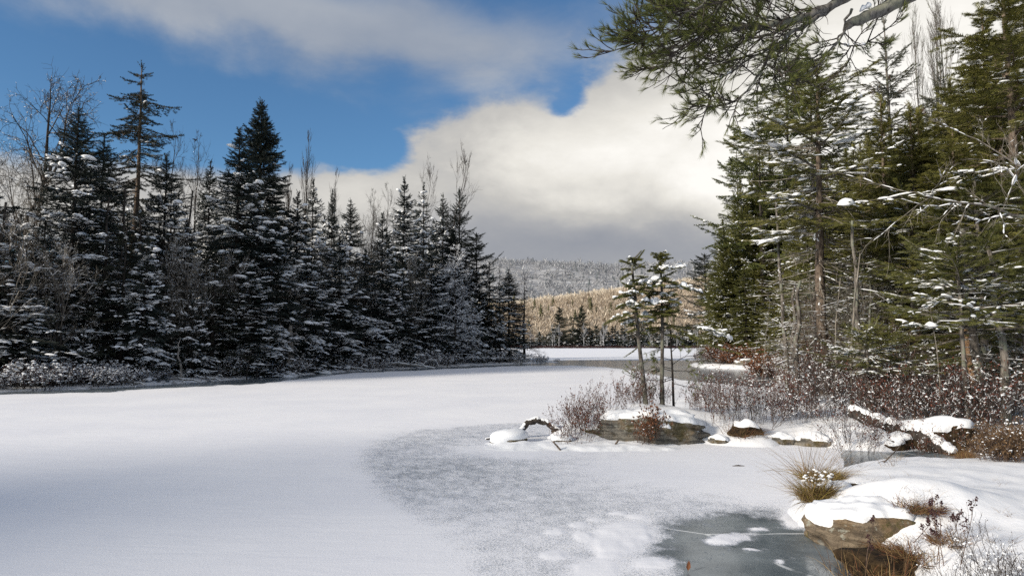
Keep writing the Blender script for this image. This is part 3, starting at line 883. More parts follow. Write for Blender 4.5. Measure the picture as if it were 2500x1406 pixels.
fh = hill('far_hill', [(-1500, 700), (600, 670), (1000, 655), (1210, 649), (1300, 652), (1430, 657), (1500, 661), (1560, 658), (1640, 656), (1720, 660), (1900, 668), (2300, 690), (4000, 720)], 780, 1500, 8, plainmat('hill_frost', (.30, .30, .315), (.52, .53, .55), .05), 3)
M['broom_frost'] = leafmat('frosted_wood', (.25, .255, .275), (.54, .55, .575), .9, .1)  # real frost grey that also carries the ridge's cloud shade and haze
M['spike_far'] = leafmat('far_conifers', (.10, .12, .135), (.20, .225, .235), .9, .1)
tag(link('forest', cover_hill('far_forest', fh[0], 30000, 11, [M['broom_frost'], M['broom_frost'], M['spike_far']], 5, conif=1000, ch=10, crest=900)), 'frosted grey hardwood forest covering the far ridge', 'forest', None, 'stuff')
mh = hill('near_hill', [(-800, 800), (700, 785), (1000, 765), (1200, 752), (1290, 744), (1400, 731), (1500, 717), (1620, 704), (1730, 692), (1900, 676), (2300, 660), (3600, 640)], 400, 800, 3, plainmat('hill_brown', (.36, .29, .23), (.60, .52, .45), .12), 4)
M['broom_brown'] = leafmat('brown_wood', (.37, .305, .235), (.66, .575, .47), .9, .1)  # bare-wood tan with the slope's warm sunlight mixed into the colour
M['broom_cream'] = leafmat('rimed_wood', (.55, .47, .36), (.92, .86, .76), .9, .1)
M['spike_near'] = leafmat('hill_conifers', (.045, .050, .030), (.12, .115, .060), .9, .1)
tag(link('forest', cover_hill('near_forest', mh[0], 52000, 5.6, [M['broom_brown'], M['broom_cream'], M['spike_near']], 6, .74, True, conif=260, ch=10)), 'bare tan hardwood forest with cream frosted crest on the nearer slope', 'forest', None, 'stuff')

# ------------------------------------------------------------------ camera, sun, sky
cam = bpy.data.cameras.new('camera'); co = bpy.data.objects.new('camera', cam); COL.objects.link(co)
cam.sensor_width = 36; cam.lens = 36 * FPX / 2500; cam.clip_start = .05; cam.clip_end = 9000
co.location = (0, 0, CZ); co.rotation_euler = (math.pi / 2 + TH, 0, 0); SC.camera = co

SUN_EL, SUN_AZ = math.radians(21), math.radians(-122)      # azimuth clockwise from the viewing direction
sd = np.array([math.sin(SUN_AZ) * math.cos(SUN_EL), math.cos(SUN_AZ) * math.cos(SUN_EL), math.sin(SUN_EL)])
sl = bpy.data.lights.new('sun', 'SUN'); so = bpy.data.objects.new('sun', sl); COL.objects.link(so)
sl.energy = 4.3; sl.angle = math.radians(9); sl.color = (1.0, .90, .75)
from mathutils import Vector
so.rotation_euler = Vector(-sd).to_track_quat('-Z', 'Y').to_euler(); so.location = (-40, 0, 40)

w = bpy.data.worlds.new('World'); SC.world = w; w.use_nodes = True
nt = w.node_tree; nt.nodes.clear()
sky = nt.nodes.new('ShaderNodeTexSky'); sky.sky_type = 'NISHITA'; sky.sun_disc = False
sky.sun_elevation = SUN_EL; sky.sun_rotation = SUN_AZ; sky.air_density = 1.0; sky.dust_density = .2; sky.ozone_density = 2.5
tc = nt.nodes.new('ShaderNodeTexCoord'); dv = N(nt, tc.outputs['Generated'])
sx = nt.nodes.new('ShaderNodeSeparateXYZ'); nt.links.new(dv.s, sx.inputs[0])
dx, dy, dz = (N(nt, o) for o in sx.outputs)
wv = mapping(nt, dv, (1, 1, 1.9))
def nadd(a, s): return a * s
nd = noise(nt, wv, 13, 8, .62, .3); na = noise(nt, wv, 2.6, 9, .56, .25); nb = noise(nt, wv, 5.5, 8, .6, .2); nc = noise(nt, mapping(nt, dv, (1, 1, 3.2)), 1.7, 6, .5, .3)
az = dx._m('ARCTAN2', dy) + (nb - .5) * .12; el = dz._m('ARCSINE') + (na - .5) * .15
def pe(px, py):
    d = ray(px, py); d = d / np.linalg.norm(d); return math.atan2(d[0], d[1]), math.asin(d[2])
def blob(px, py, rx, ry):
    a, e = pe(px, py)
    u = (az - a) / (rx / FPX); v = (el - e) / (ry / FPX)
    return ((u * u + v * v) * -1.0).exp()
def field(rows):
    d = None
    for q in rows:
        bq = blob(*q[:4]) * q[4]
        d = bq if d is None else d + bq
    return d
behind = (dy * -1.0).step(-.45, .25)
up_ = dz.step(.50, .85)
# high thin grey cloud
hi = field([(360, -20, 280, 80, .7), (720, 30, 330, 95, .85), (1000, 110, 300, 90, .75), (1260, 90, 220, 80, .55), (620, 170, 200, 40, .25), (60, 260, 160, 70, .22), (1640, 40, 180, 120, .7)]) + up_ * .5 + behind * .35
hi = (hi + (nd - .5) * .5 + (na - .5) * 1.1 + (nc - .5) * .6).step(.12, 1.25) * .85
# low heaped cloud with firmer edges
lo = field([(1500, 500, 420, 215, 1.7), (1290, 340, 190, 95, .75), (1180, 430, 200, 130, .6), (2250, 300, 500, 480, 2.4), (1780, 330, 270, 150, 1.1), (860, 455, 110, 45, .55), (300, 500, 600, 95, 1.0), (760, 540, 300, 90, .9), (1600, 290, 130, 80, .3), (1450, 640, 700, 50, .9)]) - field([(1395, 240, 80, 45, .8), (900, 380, 130, 60, .35)]) + behind * .55 + up_ * .3
lo = (lo + (na - .5) * 1.0 + (nb - .5) * .6 + (nd - .5) * .45).step(.36, .80)
br = field([(1480, 400, 400, 160, .52), (2250, 230, 520, 420, .85), (1250, 360, 160, 110, .20), (300, 490, 600, 110, .36), (860, 455, 140, 60, .22)]) - field([(1520, 620, 460, 60, .26), (1900, 600, 300, 50, .2), (1100, 560, 150, 80, .1)]) + behind * .26 + up_ * .06 + (na - .5) * .55 + (nb - .5) * .35 + (nd - .5) * .22 + (nc - .5) * .25
br = (br + .22).cl()
cr_ = nt.nodes.new('ShaderNodeValToRGB'); nt.links.new(br.s, cr_.inputs[0])
e = cr_.color_ramp.elements
e[0].position = 0.0; e[0].color = (.25, .265, .30, 1)
e[1].position = 1.0; e[1].color = (.82, .80, .76, 1)
for pos, c in ((.3, (.33, .335, .35)), (.55, (.46, .45, .43)), (.8, (.66, .64, .595))):
    q = e.new(pos); q.color = (*c, 1)
SKYS = .10
skyc = mixc(nt, 1.0, N(nt, sky.outputs[0]), (.62, .86, 1.02), 'MULTIPLY')
hic = mixc(nt, (nc.step(.35, .65) * .6 + na.step(.4, .7) * .4), (.25 / SKYS, .28 / SKYS, .335 / SKYS), (.42 / SKYS, .435 / SKYS, .455 / SKYS))
cl_ = mixc(nt, 1.0, N(nt, cr_.outputs[0]), (1 / SKYS,) * 3, 'MULTIPLY')
fin = mixc(nt, lo, mixc(nt, hi, skyc, hic), cl_)
bg = nt.nodes.new('ShaderNodeBackground'); nt.links.new(fin.s, bg.inputs[0]); bg.inputs[1].default_value = SKYS
ow = nt.nodes.new('ShaderNodeOutputWorld'); nt.links.new(bg.outputs[0], ow.inputs[0])
w.cycles.sampling_method = 'MANUAL'; w.cycles.sample_map_resolution = 512

vs = SC.view_settings; SC.display_settings.display_device = 'sRGB'
vs.view_transform = 'Standard'; vs.look = 'None'; vs.exposure = 0.32; vs.gamma = 1.0; vs.use_curve_mapping = False
SC.render.engine = 'CYCLES'
SC.cycles.max_bounces = 5; SC.cycles.diffuse_bounces = 3; SC.cycles.glossy_bounces = 2; SC.cycles.transmission_bounces = 2
SC.cycles.use_denoising = False; SC.cycles.denoiser = 'OPENIMAGEDENOISE'; SC.cycles.denoising_input_passes = 'RGB_ALBEDO_NORMAL'; SC.cycles.denoising_prefilter = 'ACCURATE'; SC.cycles.use_adaptive_sampling = False
SC.cycles.caustics_reflective = False; SC.cycles.caustics_refractive = False

# ================================================================== left shore forest
R_ = np.random.default_rng(77)
def shoreY(px):
    return np.interp(px, [p[0] for p in LSH], [q[1] for q in lsh])
def back(px, off):
    """A point `off` metres behind the far-left waterline along the line of sight."""
    if px < 1368:
        if px < 0: s = np.array([-21 + px * .016, 28 + px * .012])
        else:
            Y = shoreY(px); s = np.array([(px - 1250) / FPX * Y * CT, Y])
    k = 1 + off / np.hypot(*s)
    return s[0] * k, s[1] * k

def stand(px, top, Yd, var, label, Rw=None, group=None, cat='tree', name='spruce_tree', rz=None, x=None, sink=.15, tilt=(0, 0)):
    """Stand a tree of a prepared kind at distance Yd so that its crown has the height and width it has in the place."""
    parts, H0, R0 = var
    base = gpos(px, Yd) if x is None else np.array([x, Yd, g1(x, Yd)])
    H = ztop(top, Yd) - base[2] + sink
    # true lateral position from the middle of the trunk
    f = Yd * CT + (base[2] + H * .5 - CZ) * ST
    if x is None: base[0] = (px - 1250) / FPX * f
    sxy = (Rw / R0) if Rw else H / H0
    base[2] -= sink
    return place(name, parts, label, cat, base, R_.random() * 6.28 if rz is None else rz, (sxy, sxy, H / H0), group, tilt)

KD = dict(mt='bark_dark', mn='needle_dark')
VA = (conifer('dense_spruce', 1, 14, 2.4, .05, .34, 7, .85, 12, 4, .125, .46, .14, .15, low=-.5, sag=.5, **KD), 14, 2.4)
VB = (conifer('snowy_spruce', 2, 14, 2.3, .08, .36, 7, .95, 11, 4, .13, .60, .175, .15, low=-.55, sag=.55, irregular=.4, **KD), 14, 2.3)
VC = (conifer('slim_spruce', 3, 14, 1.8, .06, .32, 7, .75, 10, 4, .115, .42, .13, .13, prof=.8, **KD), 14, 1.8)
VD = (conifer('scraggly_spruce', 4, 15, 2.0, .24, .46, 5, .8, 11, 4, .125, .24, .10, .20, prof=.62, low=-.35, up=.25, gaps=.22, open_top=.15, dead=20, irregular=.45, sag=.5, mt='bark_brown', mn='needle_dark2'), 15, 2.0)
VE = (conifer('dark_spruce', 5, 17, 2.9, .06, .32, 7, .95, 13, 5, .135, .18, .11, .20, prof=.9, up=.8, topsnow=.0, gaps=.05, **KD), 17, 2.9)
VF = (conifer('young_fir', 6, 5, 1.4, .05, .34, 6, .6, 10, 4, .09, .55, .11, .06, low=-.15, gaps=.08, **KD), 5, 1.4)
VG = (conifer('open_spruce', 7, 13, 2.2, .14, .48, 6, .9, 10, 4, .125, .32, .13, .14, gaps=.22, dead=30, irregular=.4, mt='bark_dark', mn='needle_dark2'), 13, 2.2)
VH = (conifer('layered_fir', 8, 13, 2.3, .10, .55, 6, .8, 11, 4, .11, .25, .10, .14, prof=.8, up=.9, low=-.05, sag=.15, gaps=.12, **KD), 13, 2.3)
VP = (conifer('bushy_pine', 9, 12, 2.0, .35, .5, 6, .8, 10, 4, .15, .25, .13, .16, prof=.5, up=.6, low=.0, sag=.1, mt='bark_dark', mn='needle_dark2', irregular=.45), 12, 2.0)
VI = (conifer('broken_spruce', 10, 14, 2.1, .10, .40, 6, .95, 10, 4, .125, .52, .165, .14, gaps=.2, irregular=.5, width_noise=.6, low=-.5, sag=.6, **KD), 14, 2.1)

# unseen spruces added behind the viewer, to shade the near lake, share this group
G_BACK = 'back rows of the shaded forest'
front = [
 (-45, 430, 5, VB, 2.6, 'snowy spruce cut by the frame edge below the big bare crown'),
 (25, 610, 2.5, VB, 1.9, 'low snow-covered spruce between the frame edge and the first tall spire'),
 (100, 540, 5, VI, 1.9, 'ragged snowy spruce standing in front of the big bare tree'),
 (178, 262, 6, VC, 2.1, 'slender dark spire, first tall spruce after the big bare tree'),
 (243, 328, 8, VC, 1.8, 'slender spruce between the first spire and the tallest scraggly one'),
 (300, 520, 3.5, VG, 1.7, 'open snowy spruce at the foot of the tallest scraggly one'),
 (328, 155, 10, VD, 2.3, 'tallest scraggly spruce with its bare brown trunk showing near the top'),
 (398, 375, 7, VA, 2.3, 'dark pointed spruce just after the tallest scraggly one'),
 (352, 575, 2.5, VB, 1.6, 'heavily snowed spruce with a pale tip, below the dark pointed one'),
 (452, 540, 6, VI, 1.9, 'ragged spruce below the small bare crowns against the sky'),
 (505, 392, 11, VC, 1.3, 'narrow dark spire just before the pair of big dark spruces'),
 (520, 610, 3, VG, 2.0, 'open snowy spruce under the narrow dark spire'),
 (578, 312, 6, VA, 2.9, 'broad dark spruce, shorter one of the pair of big ones'),
 (630, 243, 9, VE, 3.1, 'broad almost snowless dark spruce, taller one of the pair'),
 (662, 520, 3, VB, 2.4, 'snow-draped spruce in front of the tallest broad dark one'),
 (606, 650, 2, VB, 2.2, 'low spruce with one wide white bough over the shore'),
 (722, 468, 6, VA, 2.4, 'thick snowy spruce under the upright bare poplar'),
 (760, 440, 9, VI, 1.9, 'ragged snowy spruce behind the upright bare poplar'),
 (750, 610, 2.5, VB, 2.1, 'low snowy spruce behind the grey broken snag'),
 (808, 462, 13, VC, 1.0, 'thin spire rising alone behind the middle trees'),
 (853, 488, 9, VC, 1.7, 'slim frosted spire after the thin lone one'),
 (826, 575, 3.5, VB, 2.3, 'broad snow-laden spruce in the middle of the shore row'),
 (888, 610, 4, VI, 2.1, 'ragged snow-laden spruce next to the middle one'),
 (932, 520, 6, VA, 2.0, 'dark snowy spruce before the tall group with the leaning bare tree'),
 (985, 432, 9, VA, 2.5, 'tall dark spruce, first of the group by the leaning bare tree'),
 (1034, 448, 10, VI, 2.2, 'tall ragged spruce, second of the group by the leaning bare tree'),
 (965, 650, 3, VB, 2.1, 'low snowy spruce behind the fallen white log'),
 (1080, 475, 13, VC, 1.7, 'narrow spruce behind the leaning bare tree'),
 (1122, 462, 11, VH, 2.5, 'spruce with open upswept branches against the cloud'),
 (1052, 640, 4, VA, 2.3, 'dark spruce beside the frosted larch'),
 (1165, 572, 8, VP, 2.0, 'bushy dark pine crown near the end of the point'),
 (1196, 640, 6, VG, 1.5, 'thin ragged spruce after the bushy pine'),
 (1155, 720, 3, VF, 1.6, 'short snowy fir at the foot of the bushy pine'),
 (1243, 658, 5, VC, 1.7, 'last slim spruce at the tip of the wooded point'),
 (1218, 760, 3, VF, 1.3, 'short snowy fir at the foot of the last slim spruce'),
]
for px, top, off, var, Rw, lab in front:
    bx, by = back(px, off)
    stand(px, top, by, var, lab, Rw * 1.15)
sky_x = [-250, 0, 100, 180, 260, 330, 450, 560, 640, 720, 800, 900, 990, 1100, 1170, 1230]
sky_y = [520, 560, 560, 470, 500, 460, 540, 480, 450, 540, 580, 610, 560, 580, 660, 730]
kinds = [VA, VB, VC, VI, VG, VE]
for i in range(64):
    px = -260 + 1450 * ((i + R_.random() * .8) / 64); off = R_.uniform(11, 30)
    if px > 1060: off = R_.uniform(8, 13)
    bx, by = back(px, off)
    top = np.interp(px, sky_x, sky_y) + R_.uniform(-50, 80)
    v = kinds[int(R_.integers(0, 6))]
    stand(px, top, by, v, 'unseen spruce behind the viewer, added to shade the near lake', R_.uniform(1.8, 2.7), G_BACK)
for i, (x_, y_) in enumerate([(-33, -13), (-36, -10), (-34, -17), (-38, -14), (-37, -7), (-41, -11), (-40, -5), (-42, -15)]):  # out of view and widened, added for the shade they cast
    v = (VA, VE)[i % 2]; s_ = R_.uniform(1.0, 1.25)
    place('spruce_tree', v[0], 'unseen spruce behind the viewer, added to shade the near lake', 'tree', np.array([x_, y_, g1(x_, y_) - .1]), i * 1.7, (s_ * 1.9, s_ * 1.9, s_ * .84), G_BACK)
for i in range(34):
    px = -150 + 1330 * ((i + R_.random()) / 34); off = R_.uniform(1.8, 6.5)
    bx, by = back(px, off)
    H = R_.uniform(1.4, 4.6)
    b = gpos(px, by); s = H / 5
    place('fir_tree', VF[0], 'young snow-covered fir in the undergrowth of the shaded shore', 'tree', b - Zv * .1, R_.random() * 6, (s * 1.1, s * 1.1, s), 'young firs under the shaded forest')
# slim bare trunks seen between the firs
def pole(name, seed, H, r, mt, n=10, Lb=.6, snow=.15):
    rng = np.random.default_rng(seed); mb = MB(); acc = Acc()
    tz = np.linspace(0, H, 9); tp = np.stack([np.cumsum(rng.normal(0, .05, 9)), np.cumsum(rng.normal(0, .05, 9)), tz], 1)
    mb.tube(tp, r * (1 - .65 * tz / H), 7, 0, .06, rng)
    u = rng.uniform(.12, .98, n); az = rng.random(n) * 6.28
    P = np.stack([np.interp(u * H, tz, tp[:, 0]), np.interp(u * H, tz, tp[:, 1]), u * H], 1)
    D = nrm(np.stack([np.cos(az), np.sin(az), rng.normal(-.05, .3, n)], 1))
    p1 = sprout(P, D, Lb * (.4 + rng.random(n)), rng, 4, .14, 0); add_poly(acc, p1, r * .16 + .002, .003)
    P, D, i2, t2 = children(p1, rng, 4, .2, .8); p2 = sprout(P, D, Lb * .35 * (.4 + rng.random(len(t2))), rng, 3, .16); add_poly(acc, p2, .004, .002)
    twig_snow(acc, p1, rng, snow, .02); twig_snow(acc, p2, rng, snow * .7, .014)
    br = MB(); acc.put_wood(br, 3, 0); sn = MB(); Acc._stamp(sn, acc.sn, FINGER, 0, rng)
    return {'trunk': mb.mesh(name + '_trunk', [M[mt]]), 'crown': br.mesh(name + '_branches', [M[mt]]), 'snow': sn.mesh(name + '_snow', [M['snow']])}
PL = [pole('dead_pole', 20 + i, 8, .11, 'bark_dark', 26, .9) for i in range(3)]
for i in range(30):
    px = -60 + 1080 * ((i + R_.random()) / 30); bx, by = back(px, R_.uniform(3.5, 10)); s = R_.uniform(.7, 1.3)
    place('tree_trunk', PL[i % 3], 'dark bare lower trunk standing among the firs of the shaded shore', 'tree', gpos(px, by) - Zv * .1, R_.random() * 6, (s, s, s * R_.uniform(.8, 1.2)), 'bare dark trunks in the shaded forest')

# bare hardwoods against the sky
BT1 = bare_tree('gnarled_maple', 31, 15, .24, (1.5, 0), .42, 13, 6, 5, 3, .95, .36, .06, .20, 'bark_dark', forks=2, kink=.5, snow=.10, snw=.03, fine=.010)
BT2 = bare_tree('round_maple', 32, 13, .15, (0, 0), .45, 12, 5, 5, 3, .75, .34, .10, .15, 'bark_dark', kink=.3, fine=.010)
BT3 = bare_tree('poplar', 33, 13, .11, (.2, 0), .4, 22, 4, 4, 2, .42, .27, .22, .06, 'bark_dark', fine=.010, kink=.05)
BT4 = bare_tree('leaning_birch', 34, 13, .13, (3.0, 0), .42, 14, 5, 4, 2, .55, .36, .10, .10, 'twig_dark', fine=.010, kink=.15)
BT5 = bare_tree('frosted_hardwood', 35, 9, .10, (0, 0), .15, 20, 5, 4, 3, .7, .42, .12, .13, 'bark_dark', 'twig_grey', snow=.22, snw=.026, fine=.008, forks=2)
def bare(px, top, off, v, H0, label, sxy=1.0, rz=0, name='bare_tree', group=None):
    bx, by = back(px, off)
    stand(px, top, by, (v, H0, H0), label, None if not sxy else H0 * sxy, group, name=name, rz=rz)
bare(28, 190, 9, BT1, 15, 'big gnarled leafless tree against blue sky at the frame edge', .95, .4)
bare(-90, 250, 12, BT2, 13, 'leafless crown mostly outside the frame beside the big gnarled one', 1.0)
bare(415, 322, 14, BT2, 13, 'small round leafless crown after the tallest scraggly spruce', .72, 1.0)
bare(470, 345, 17, BT2, 13, 'thin leafless crown with a bird above it', .7, 2.5)
bare(742, 358, 13, BT3, 13, 'upright leafless poplar with whip-like twigs', .85)
bare(700, 430, 15, BT3, 13, 'short leafless poplar close to the broad dark spruce', .7, 2)
bare(812, 440, 18, BT3, 13, 'faint leafless tree around the thin lone spire', .6, 1)
bare(905, 480, 15, BT2, 13, 'spreading leafless tree between the slim spire and the tall group', .8, 2.2)
bare(945, 465, 17, BT2, 13, 'leafless crown right behind the tall group of spruces', .75, .5)
bare(1062, 402, 14, BT4, 13, 'leafless birch leaning over towards the lake end', 1.0, .1)
bare(1000, 425, 17, BT4, 13, 'straighter leafless birch behind the tall group', .75, .6)
bare(20, 560, 3, BT5, 9, 'frost-white leafless thicket tree below the big gnarled one', 1.0)
bare(-60, 600, 3, BT5, 9, 'frost-white leafless thicket tree at the frame edge', 1.0, 2)
bare(70, 420, 7, BT5, 9, 'taller frosted leafless tree before the first dark spire', .8, 1)
bare(475, 640, 3, BT5, 9, 'thin frosted leafless tree amid the snowy firs', .55, 1.4)
bare(900, 560, 7, BT5, 9, 'frosted leafless tree under the spreading one', .6, .8)
for i, (px, tp) in enumerate(((150, 610), (262, 640), (420, 600), (548, 640), (690, 650), (790, 620), (868, 660), (1010, 640))):
    bare(px, tp, 2.5 + (i * 3) % 4, BT5, 9, 'small frosted leafless tree squeezed between the snowy spruces of the shaded shore', .62, i * 1.1, group='small frosted leafless trees of the shaded shore')
LR1 = larch('frosted_larch', 41, 9, 2.6, 'bark_dark', 'twig_frost', 100, .5, .035)
LR2 = larch('bare_larch', 42, 10, 1.5, 'bark_dark', 'twig_dark', 85, .05, .02, fine=.010)
bx, by = back(1112, 2.0); stand(1112, 590, by, (LR1, 9, 2.6), 'frost-white leafless larch with drooping twigs near the point', 3.0, name='larch_tree')
bx, by = back(1222, 8); stand(1222, 640, by, (LR2, 10, 1.5), 'thin leafless larch before the last slim spruce', 1.3, name='larch_tree')
bx, by = back(1281, 4); stand(1281, 672, by, (LR2, 10, 1.5), 'leafless larch, outermost tree on the wooded point', 1.9, name='larch_tree', rz=2)

# a bird over the treetops
mb = MB()
def _bird(mb, s):
    t = np.linspace(0, 1, 7); body = np.stack([(t - .5) * .34 * s, 0 * t, np.sin(t * 3.14) * .015 * s], 1)
    mb.tube(body, .055 * s * np.array([.25, .7, .95, 1, .8, .5, .35]), 8)
    for sg in (1, -1):
        c = [np.array([.02, .03 * sg, .02]) * s, np.array([.0, .22 * sg, .13]) * s, np.array([-.06, .42 * sg, .16]) * s]
        V = []
        for k, wd in zip(c, (.13, .11, .03)): V += [k + np.array([wd * .5, 0, .006]) * s, k - np.array([wd * .6, 0, -.006]) * s, k + np.array([wd * .5, 0, -.006]) * s, k - np.array([wd * .6, 0, .006]) * s]
        F = []
        for i in (0, 4): F += [[i, i + 4, i + 5, i + 1], [i + 2, i + 3, i + 7, i + 6], [i, i + 2, i + 6, i + 4], [i + 1, i + 5, i + 7, i + 3]]
        mb.add(V, F)
    mb.add(np.array([(-.15, -.02, .005), (-.15, .02, .005), (-.27, .05, .0), (-.27, -.05, 0), (-.15, 0, -.01), (-.27, 0, -.008)]) * s, [[0, 1, 2, 3], [0, 3, 5, 4], [1, 4, 5, 2]])
_bird(mb, .8)
m, nt, b = new_mat('black_feathers', 1.0, 0.0); b.inputs['Base Color'].default_value = (.012, .012, .014, 1)
o = link('bird', mb.mesh('bird', [m], True)); o.location = atd(478, 343, 52); o.rotation_euler = (.5, -.9, .5)
tag(o, 'small black bird flying above the bare crowns', 'bird')

# shrubs, snag and driftwood along the shaded shore
SA = [shrub('snowy_bush', 50 + i, .85, 1.6, 30, 5, 4, .85, .5, .05, .45, .020, .26, .040, .009, 'twig_dark', 'leaf_maroon', base=.38) for i in range(3)]
SG_ = 'snowy bushes along the shaded shore'
for i in range(62):
    u = R_.random()
    if i < 30: px = R_.uniform(-120, 430); off = R_.uniform(.3, 3.2)
    elif i < 40: px = R_.uniform(540, 760); off = R_.uniform(.8, 2.6)
    else: px = R_.uniform(800, 1364); off = R_.uniform(.4, 2.6)
    if px > 1250: off = R_.uniform(.4, 1.6)
    bx, by = back(px, off); s = R_.uniform(.75, 1.25) * (1.15 if px > 1000 else 1)
    if px < 430: s *= np.interp(px, [0, 300, 430], [1.15, .95, .6])
    if px > 1230: s *= np.interp(px, [1230, 1364], [.95, .32])
    place('snowy_bush', SA[i % 3], 'snow-dusted maroon bush at the foot of the shaded forest', 'bush', np.array([bx, by, g1(bx, by)]), R_.random() * 6, (s * 1.1, s * 1.1, s), SG_)

def limb_set(acc, base, lines, r0):
    for pts, r in lines:
        p = np.asarray(pts, float)[None] + base
        add_poly(acc, p, r, r * .3)
def wood_thing(name, label, cat, axis, rad, limbs, mt, loc, snow=.0, snw=.03, sides=8, snow_all=True, rough=.06, seed=1, twig=0, group=None, sub=2):
    """A snag, log or stick: its stem, its broken branches and any snow lying along it."""
    rng = np.random.default_rng(seed); tb = MB(); a = np.asarray(axis, float)
    k = len(a); tt = np.linspace(0, k - 1, (k - 1) * sub * 2 + 1); fa = np.stack([np.interp(tt, range(k), a[:, i]) for i in range(3)], 1)
    fr = np.interp(tt, range(k), rad); fa[1:-1] += rng.normal(0, .12, (len(fa) - 2, 3)) * fr[1:-1, None]
    tb.tube(fa, fr, sides, 0, rough, rng)
    acc = Acc(); polys = []; brs = []
    for pts, r in limbs:
        p = np.asarray(pts, float); n = len(p); t2 = np.linspace(0, n - 1, (n - 1) * 3 + 1)
        q = np.stack([np.interp(t2, range(n), p[:, i]) for i in range(3)], 1); q[1:-1] += rng.normal(0, r * .7, (len(q) - 2, 3))
        ac2 = Acc(); add_poly(ac2, q[None], r, r * .35); polys.append(q[None])
        if twig:
            P, D, i2, t3 = children(q[None], rng, twig, .2, .9); L = np.linalg.norm(p[-1] - p[0]) * .3
            p2 = sprout(P, D, L * (.4 + rng.random(len(t3))), rng, 3, .2); add_poly(ac2, p2, r * .35, r * .15); polys.append(p2)
        bm_ = MB(); ac2.put_wood(bm_, 5, 0); brs.append(bm_.mesh(name + '_branch', [M[mt]]))
    if snow:
        for q in polys: twig_snow(acc, q, rng, snow, snw, .92)
    parts = {'stem': tb.mesh(name + '_stem', [M[mt]])}
    sn = MB(); Acc._stamp(sn, acc.sn, FINGER, 0, rng)
    if snow:
        # a rounded ridge of snow along the upper side of the stem
        d = nrm(np.gradient(fa, axis=0)); ok = np.abs(d[:, 2]) < .85
        i = 0
        while i < len(fa) - 1:
            if ok[i] and ok[i + 1] and rng.random() < .5 + snow:
                seg = fa[i:i + 2]; n = 4; f = np.linspace(-.15, 1.15, n)[:, None]
                q = seg[0] * (1 - f) + seg[1] * f; r_ = fr[i]
                sn.tube(q + Zv * r_ * .50, r_ * np.array([.70, .80, .80, .70]) * rng.uniform(.85, 1.15), 8, 0, .05, rng)
            i += 1
    if sn.n: parts['snow_clumps'] = sn.mesh(name + '_snow', [M['snow']])
    t = place(name, parts, label, cat, loc, 0, (1, 1, 1), group)
    for me in brs: link('branch', me, t)
    return t

b_ = gpos(705, shoreY(705) + 1.0); k = b_[1] / FPX     # metres per photo pixel there
def Lp(pts, k, y0=None, d=0.0):
    return [(p[0] * k, (p[2] if len(p) > 2 else d), p[1] * k) for p in pts]
wood_thing('dead_snag', 'grey broken snag with drooping pale branches on the shaded waterline', 'dead tree', Lp([(0, -6), (1, 40), (2, 80), (1, 110), (2, 116)], k), np.array([11, 8, 6.5, 5, 3.5]) * k,
           [(Lp([(2, 96), (15, 97), (32, 88), (46, 74)], k, d=-.1), 2.2 * k), (Lp([(2, 94), (-8, 92), (-14, 78), (-20, 58)], k, d=-.15), 1.8 * k), (Lp([(3, 92), (14, 82)], k), 1.4 * k), (Lp([(1, 76), (12, 78), (20, 72)], k, d=-.2), 1.6 * k), (Lp([(2, 72), (14, 60), (24, 52)], k, d=.1), 1.6 * k),
            (Lp([(0, 70), (-10, 66), (-20, 48)], k, d=.1), 1.4 * k), (Lp([(-1, 50), (-20, 40), (-50, 32)], k, d=.2), 1.4 * k), (Lp([(0, 54), (-16, 50), (-24, 46)], k, d=-.1), 1.2 * k), (Lp([(1, 60), (18, 46), (30, 38), (40, 14)], k, d=-.2), 1.4 * k)],
           'wood_bleached', b_, .6, 1.6 * k, seed=3, twig=2)
b_ = gpos(441, shoreY(441) + .8); k = b_[1] / FPX
wood_thing('dead_sapling', 'pale crooked dead sapling rising from the shaded shore', 'dead tree', Lp([(0, -4), (0, 25), (-3, 44), (-10, 58), (-7, 72), (-10, 86), (-5, 96)], k), np.array([3.2, 2.8, 2.5, 2.2, 2, 1.5, .8]) * k,
           [(Lp([(-8, 55), (-14, 52)], k), 1 * k), (Lp([(-7, 68), (-3, 73)], k), .9 * k), (Lp([(-4, 45), (-14, 40)], k), .8 * k)], 'wood_bleached', b_, .3, 1.4 * k, seed=4)
for i, (px, h, ln) in enumerate(((602, 70, 10), (626, 44, 4), (675, 38, 16))):
    b_ = gpos(px, shoreY(px) - .2); b_[2] = 0; k = b_[1] / FPX
    wood_thing('dead_sapling', ('thin dead sapling on the ice edge, tallest of the three before the snag', 'thin dead sapling on the ice edge, middle of the three before the snag', 'short slanting dead sapling on the ice, next to the snag')[i], 'dead tree',
               Lp([(0, -2), (1, h * .4), (ln * .6, h * .75), (ln, h)], k), np.array([1.5, 1.2, .9, .5]) * k, [(Lp([(ln * .3, h * .55), (-6, h * .8)], k), .7 * k), (Lp([(ln * .5, h * .65), (ln + 12, h * .85)], k), .7 * k)], 'twig_dark', b_, .35, 1.2 * k, seed=5 + i)
b_ = gpos(960, shoreY(960) + .3); k = b_[1] / FPX
